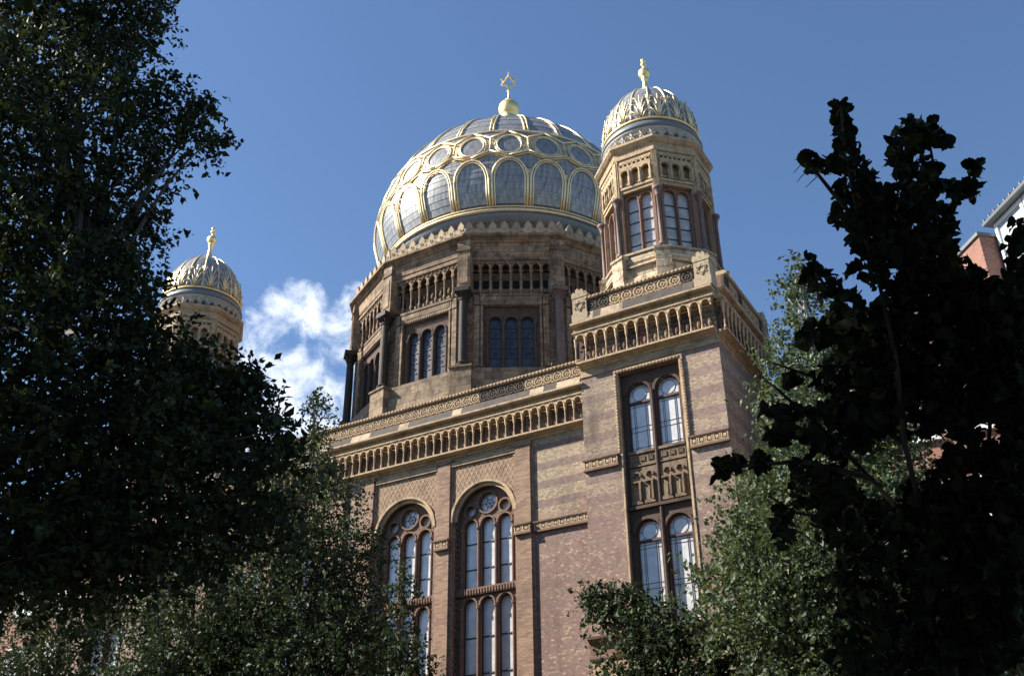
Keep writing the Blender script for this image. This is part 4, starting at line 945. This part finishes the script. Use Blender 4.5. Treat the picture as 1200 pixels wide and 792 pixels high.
tree('broadleaf_tree', 'huge dark tree filling the left edge with its crown in shade', (tb_.x-.8, 7.2), bl, 125000, .115, 'leaf_dark', trunk_r=.34, top=11.5, per=12, spread=.16, hollow=2.2, twigs=500, aspect=.6, group='big shady trees on the near pavement')
for i_, (ox, oy, hz) in enumerate(((-19.5, .5, 8.5), (-25.5, 3.0, 9.5))):  # unseen trees added on the left to put the big dark tree in shade
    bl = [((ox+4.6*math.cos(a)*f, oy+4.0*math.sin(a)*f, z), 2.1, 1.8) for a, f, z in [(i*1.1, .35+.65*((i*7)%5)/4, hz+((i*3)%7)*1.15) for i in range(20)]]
    tree('broadleaf_tree', ('unseen tree further left along the pavement, added for shade', 'farthest unseen tree left along the pavement, added for shade')[i_], (ox, oy), bl, 36000, .2, 'leaf_dark', trunk_r=.32, top=hz+5, per=12, spread=.25, twigs=60, group='big shady trees on the near pavement')
# unseen trees added beside and behind the camera to shade the near leaves
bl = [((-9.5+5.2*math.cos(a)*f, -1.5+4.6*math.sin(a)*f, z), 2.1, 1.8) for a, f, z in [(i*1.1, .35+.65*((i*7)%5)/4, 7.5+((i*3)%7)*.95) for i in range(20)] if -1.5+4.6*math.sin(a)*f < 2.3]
tree('broadleaf_tree', 'unseen tree on the pavement beside the camera, added for shade', (-9.5, -1.5), bl, 70000, .12, 'leaf_dark', trunk_r=.32, top=12, per=12, spread=.25, twigs=60, group='big shady trees on the near pavement')
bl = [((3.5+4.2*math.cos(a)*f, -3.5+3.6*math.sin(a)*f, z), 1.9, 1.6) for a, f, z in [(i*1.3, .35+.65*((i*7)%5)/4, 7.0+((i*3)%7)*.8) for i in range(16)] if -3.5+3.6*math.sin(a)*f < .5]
tree('broadleaf_tree', 'unseen tree on the pavement behind the camera, added for shade', (3.5, -3.5), bl, 30000, .16, 'leaf_dark', trunk_r=.3, top=11, per=12, spread=.25, twigs=60, group='big shady trees on the near pavement')

# young street trees in front of the facade
G1 = 'street trees along the synagogue pavement'
def cone_blobs(px, py_top, Y, Zbot, rmax, n=16, seed=1, fat=1.0):
    rr = random.Random(seed); topp = at(px, py_top, Y); out = []
    out.append(((topp.x, topp.y, topp.z-.25), .12, .3)); out.append(((topp.x+.1, topp.y, topp.z-.8), .28, .4))
    for i in range(n):
        f = (i+.6)/n; z = topp.z-.5-(topp.z-.5-Zbot)*f; rad = rmax*min(1, .10+f*1.55)*fat*(.75 if f > .85 else 1)
        k = 2 if f < .18 else (4 if f < .5 else 6)
        for j in range(k):
            a = 2*PI*(j+rr.random())/k; d = rad*.62*rr.uniform(.6, 1.25); s = max(.22, rad*.42)*rr.uniform(.7, 1.2)
            out.append(((topp.x+d*math.cos(a), topp.y+d*math.sin(a), z+rr.uniform(-.3,.3)), s, s*.8))
    return (topp.x, topp.y), out
def cone_tree(label, a, n, leaf, lm, top, bark='bark', r=.16):
    b0, bb = cone_blobs(*a); return tree('birch_tree' if bark == 'birch_bark' else 'street_tree', label, b0, bb, n, leaf, lm, bark=bark, group=G1, trunk_r=r, top=top, spread=.2, per=12, twigs=120)
def topz(px, py, Y): return at(px, py, Y).z
cone_tree('tall green tree whose thin tip rises beside the drum, left of the arched windows', (372,455,26,4,3.9,18,3), 105000, .115, 'leaf_mid', topz(372,455,26)-.7)
cone_tree('green street tree at the lower left corner under the dark crown', (105,570,25,2,3.7,12,5,1.1), 110000, .115, 'leaf_mid', topz(105,570,25)-.8)
cone_tree('green street tree low in the frame between the left corner and the tall tipped tree', (250,565,24.5,2,3.4,13,8,1.0), 100000, .115, 'leaf_mid', topz(250,565,24.5)-.8)
cone_tree('green street tree in front of the tall arched windows', (470,665,25,2,2.5,9,9,1.0), 38000, .115, 'leaf_mid', topz(470,665,25)-.7)
cone_tree('pale green slender tree at the right corner of the synagogue, sunlit', (932,306,26,4.5,3.5,22,12), 140000, .12, 'leaf_pale', topz(932,306,26)-.6, 'birch_bark')
cone_tree('pale green sunlit tree behind the black leaves at the lower right', (1085,560,27,3,3.0,12,21), 42000, .11, 'leaf_pale', topz(1085,560,27)-.8)
bl = [B(705,712,26,.5),B(690,697,26,.22),B(678,692,26,.12),B(735,722,26,.7),B(765,745,26,.95),B(800,760,26,1.0),B(840,775,26.2,.8),B(745,790,26,1.1),B(800,830,26,1.6),B(730,700,26,.4),B(770,722,26,.35),B(730,860,26,1.4),B(840,860,26,1.4)]
tree('street_tree', 'small green tree in front of the twin window, bottom centre', tuple(at(785, 800, 26))[:2], bl, 21000, .12, 'leaf_mid', group=G1, trunk_r=.12, spread=.16, per=12, top=topz(785,745,26))

# unseen houses across the street, added behind the camera to shade the near leaves
def opposite_house(x0, x1, H, label):
    t = thing('unseen_house', label, 'building', ((x0+x1)/2, -12, 0))
    b = MB(); b.box(x0, x1, -24, -12, 0, H); put('wall', b.mesh('wall', 'plaster'), t)
    r = MB(); r.mould([(-12.3,H),(-12.3,H+.2),(-6,H+3.4),(.3,H+.2),(.3,H)], x0, x1); put('roof', r.mesh('roof', 'slate'), t, (0,-12,0))
    n = int((x1-x0)/2.8)
    for i in range(n):
        for j in range(int(H/3.5)-1): window_white(t, -(x0+(x1-x0)*(i+.5)/n), 4.5+j*3.5, 1.2, 1.9, Matrix.Rotation(PI, 4, 'Z') @ Matrix.Translation((0,12-.02,0)))
opposite_house(-30, -6, 22, 'grey plastered apartment house across the street, unseen behind the camera, added for shade')
opposite_house(-5.9, 18, 20.5, 'lower grey plastered apartment house across the street, unseen behind the camera, added for shade')

# near tree at the right: big dark leaves close to the lens
def near_tree():
    base = at(1130, 792, dist=4.4)
    t = thing('garden_tree', 'dark leafy young tree close by on the right, black against the sky', 'tree', (base.x+.25, base.y+.1, .1))
    shoots = [[(1120,792),(1090,640),(1060,520),(1050,420),(1030,330),(1005,250),(990,180),(985,125)],
              [(1050,420),(1062,330),(1065,250),(1060,190),(1068,150)], [(1062,330),(1085,240),(1095,200),(1088,160)], [(1085,260),(1115,240),(1135,220),(1146,196)],
              [(1005,260),(975,225),(955,200),(942,187)], [(1040,400),(1000,375),(970,340),(948,308)],
              [(1090,640),(1020,560),(960,500),(910,455),(890,440)], [(1020,560),(940,540),(880,545),(846,549)], [(1060,600),(990,610),(930,600),(900,580)],
              [(1120,792),(1150,640),(1160,500),(1150,400),(1180,320),(1194,280)], [(1120,792),(1060,760),(1010,730),(985,715)], [(1060,520),(1000,480),(950,440),(905,425)]]
    tb = MB()
    for s in shoots:
        dd = 4.6+random.uniform(-.35, .35)
        tb.tube([at(px, py, dist=dd+.1*math.sin(i*1.7)) for i, (px, py) in enumerate(s)], .012, 6, r1=.004)
    for s in ([(942,190),(935,197),(930,203)], [(950,197),(938,208),(934,214)], [(960,205),(950,214),(944,220)]): tb.tube([at(px, py, dist=4.6) for px, py in s], .003, 4, r1=.0015)
    clumps = [(985,124,8,9),(987,140,9,12),(989,158,12,16),(993,185,20,20),(1005,215,24,24),(1022,228,16,12),(962,194,18,8),(945,187,8,7),(1000,248,28,24),(1068,150,17,13),(1062,180,22,22),(1089,160,14,16),(1104,166,9,6),
              (1075,215,32,24),(1128,222,18,14),(1144,198,8,9),(1058,258,58,32),(1030,278,38,28),(1098,282,22,32),(1070,305,46,36),(1022,318,14,18),(1090,345,46,38),(948,312,9,13),(958,326,11,12),(972,338,15,13),(992,352,16,14),
              (1005,385,36,26),(962,385,22,16),(945,395,12,10),(1090,425,100,55),(1010,440,52,40),(1165,390,42,55),(926,446,12,8),(935,484,34,10),(905,480,12,8),(1160,500,48,45),(1085,485,70,26),(978,505,46,26),(845,549,13,12),(862,541,8,9),
              (890,540,14,9),(962,570,40,36),(918,615,14,22),(1010,620,52,40),(1100,600,48,36),(1165,610,46,60),(1110,665,75,40),(1010,690,42,34),(1170,700,50,70),(1090,745,85,45),(1005,765,34,34),(1192,285,14,32),(1195,330,14,24),(995,316,7,7),(1140,345,30,30),(915,508,14,14),(1120,330,30,28),(1150,355,28,24),(1180,400,24,40),(1180,460,24,40),(1185,560,20,60),(1120,640,60,60),(1180,650,30,60),(1150,740,60,55),(1075,770,70,30),(1125,450,60,50),(1080,360,55,40),(1040,400,40,40),(1010,480,40,40),(1195,500,20,60),(1130,560,45,35)]
    pts = []
    for cx, cy, rx, ry in clumps:
        n_ = int(rx*ry*PI/150*5.6)+4
        for _ in range(n_):
            a, r_ = random.random()*2*PI, math.sqrt(random.random()); k = 1+.15*math.sin(a*5+cx)
            pts.append(at(cx+rx*r_*k*math.cos(a), cy+ry*r_*k*math.sin(a), dist=random.uniform(4.2, 4.2+min(1.3, .4+rx/60))))
    for _ in range(900): pts.append(at(random.uniform(1210,1500), random.uniform(250,900), dist=random.uniform(3.9,5.6)))
    trunk0 = at(1150, 792, dist=4.5); g0 = Vector((trunk0.x+.15, trunk0.y+.05, .1))
    tb.tube([g0, g0.lerp(trunk0, .5)+Vector((.04,0,0)), trunk0, at(1125, 700, dist=4.55)], .035, 8, r1=.018)
    put('trunk', tb.mesh('trunk', 'bark'), t)
    out = [(0,0),(.08,.13),(.2,.26),(.27,.25),(.36,.34),(.45,.31),(.56,.33),(.64,.27),(.75,.25),(.84,.15),(.93,.1),(1.0,.0)]
    def leaf_shape(L_, curl):
        V = [(0, a*L_, -curl*a*a*L_) for a, w in out]; n = len(out)
        for sg in (1, -1):
            for a, w in out: V.append((sg*w*L_, a*L_*(1-.05*sg), w*.35*L_-curl*a*a*L_-.06*L_*math.sin(a*9)))
        f = []
        for s_ in (1, 2):
            for i in range(n-1): f.append((i, i+1, s_*n+i+1, s_*n+i) if s_ == 1 else (i+1, i, s_*n+i, s_*n+i+1))
        return V, f
    def rot():
        d = Vector((random.gauss(0,1), random.gauss(0,1), random.gauss(-.5,.7))).normalized(); q = Vector((random.gauss(0,1), random.gauss(0,1), random.gauss(.5,1)))
        x = d.cross(q).normalized(); z = x.cross(d); return Matrix((x, d, z)).transposed().to_4x4()
    random.shuffle(pts); pts.sort(key=lambda p: 0 if 4.15 < (p-EYE).length < 4.45 else 1)
    shapes = []
    for i in range(4):
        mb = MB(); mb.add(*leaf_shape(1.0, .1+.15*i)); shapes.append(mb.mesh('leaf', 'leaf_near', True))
    cnt = 0; rest = MB()
    for p in pts:
        q = p-EYE; dz = q.dot(dv); X = 600+F_PX*q.dot(r2)/dz; Y_ = 396-F_PX*q.dot(u2)/dz
        s = random.uniform(.042, .08); m4 = Matrix.Translation(p) @ rot() @ Matrix.Scale(s, 4) @ Matrix.Translation((0,-.5,0))
        if 0 < X < 1200 and 60 < Y_ < 792 and cnt < 300: put('leaf', random.choice(shapes), t, mat4=m4); cnt += 1
        else:
            V, f = leaf_shape(1.0, random.uniform(.05,.6)); rest.add([m4 @ Vector(x) for x in V], f)
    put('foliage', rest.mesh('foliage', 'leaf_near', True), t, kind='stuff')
near_tree()
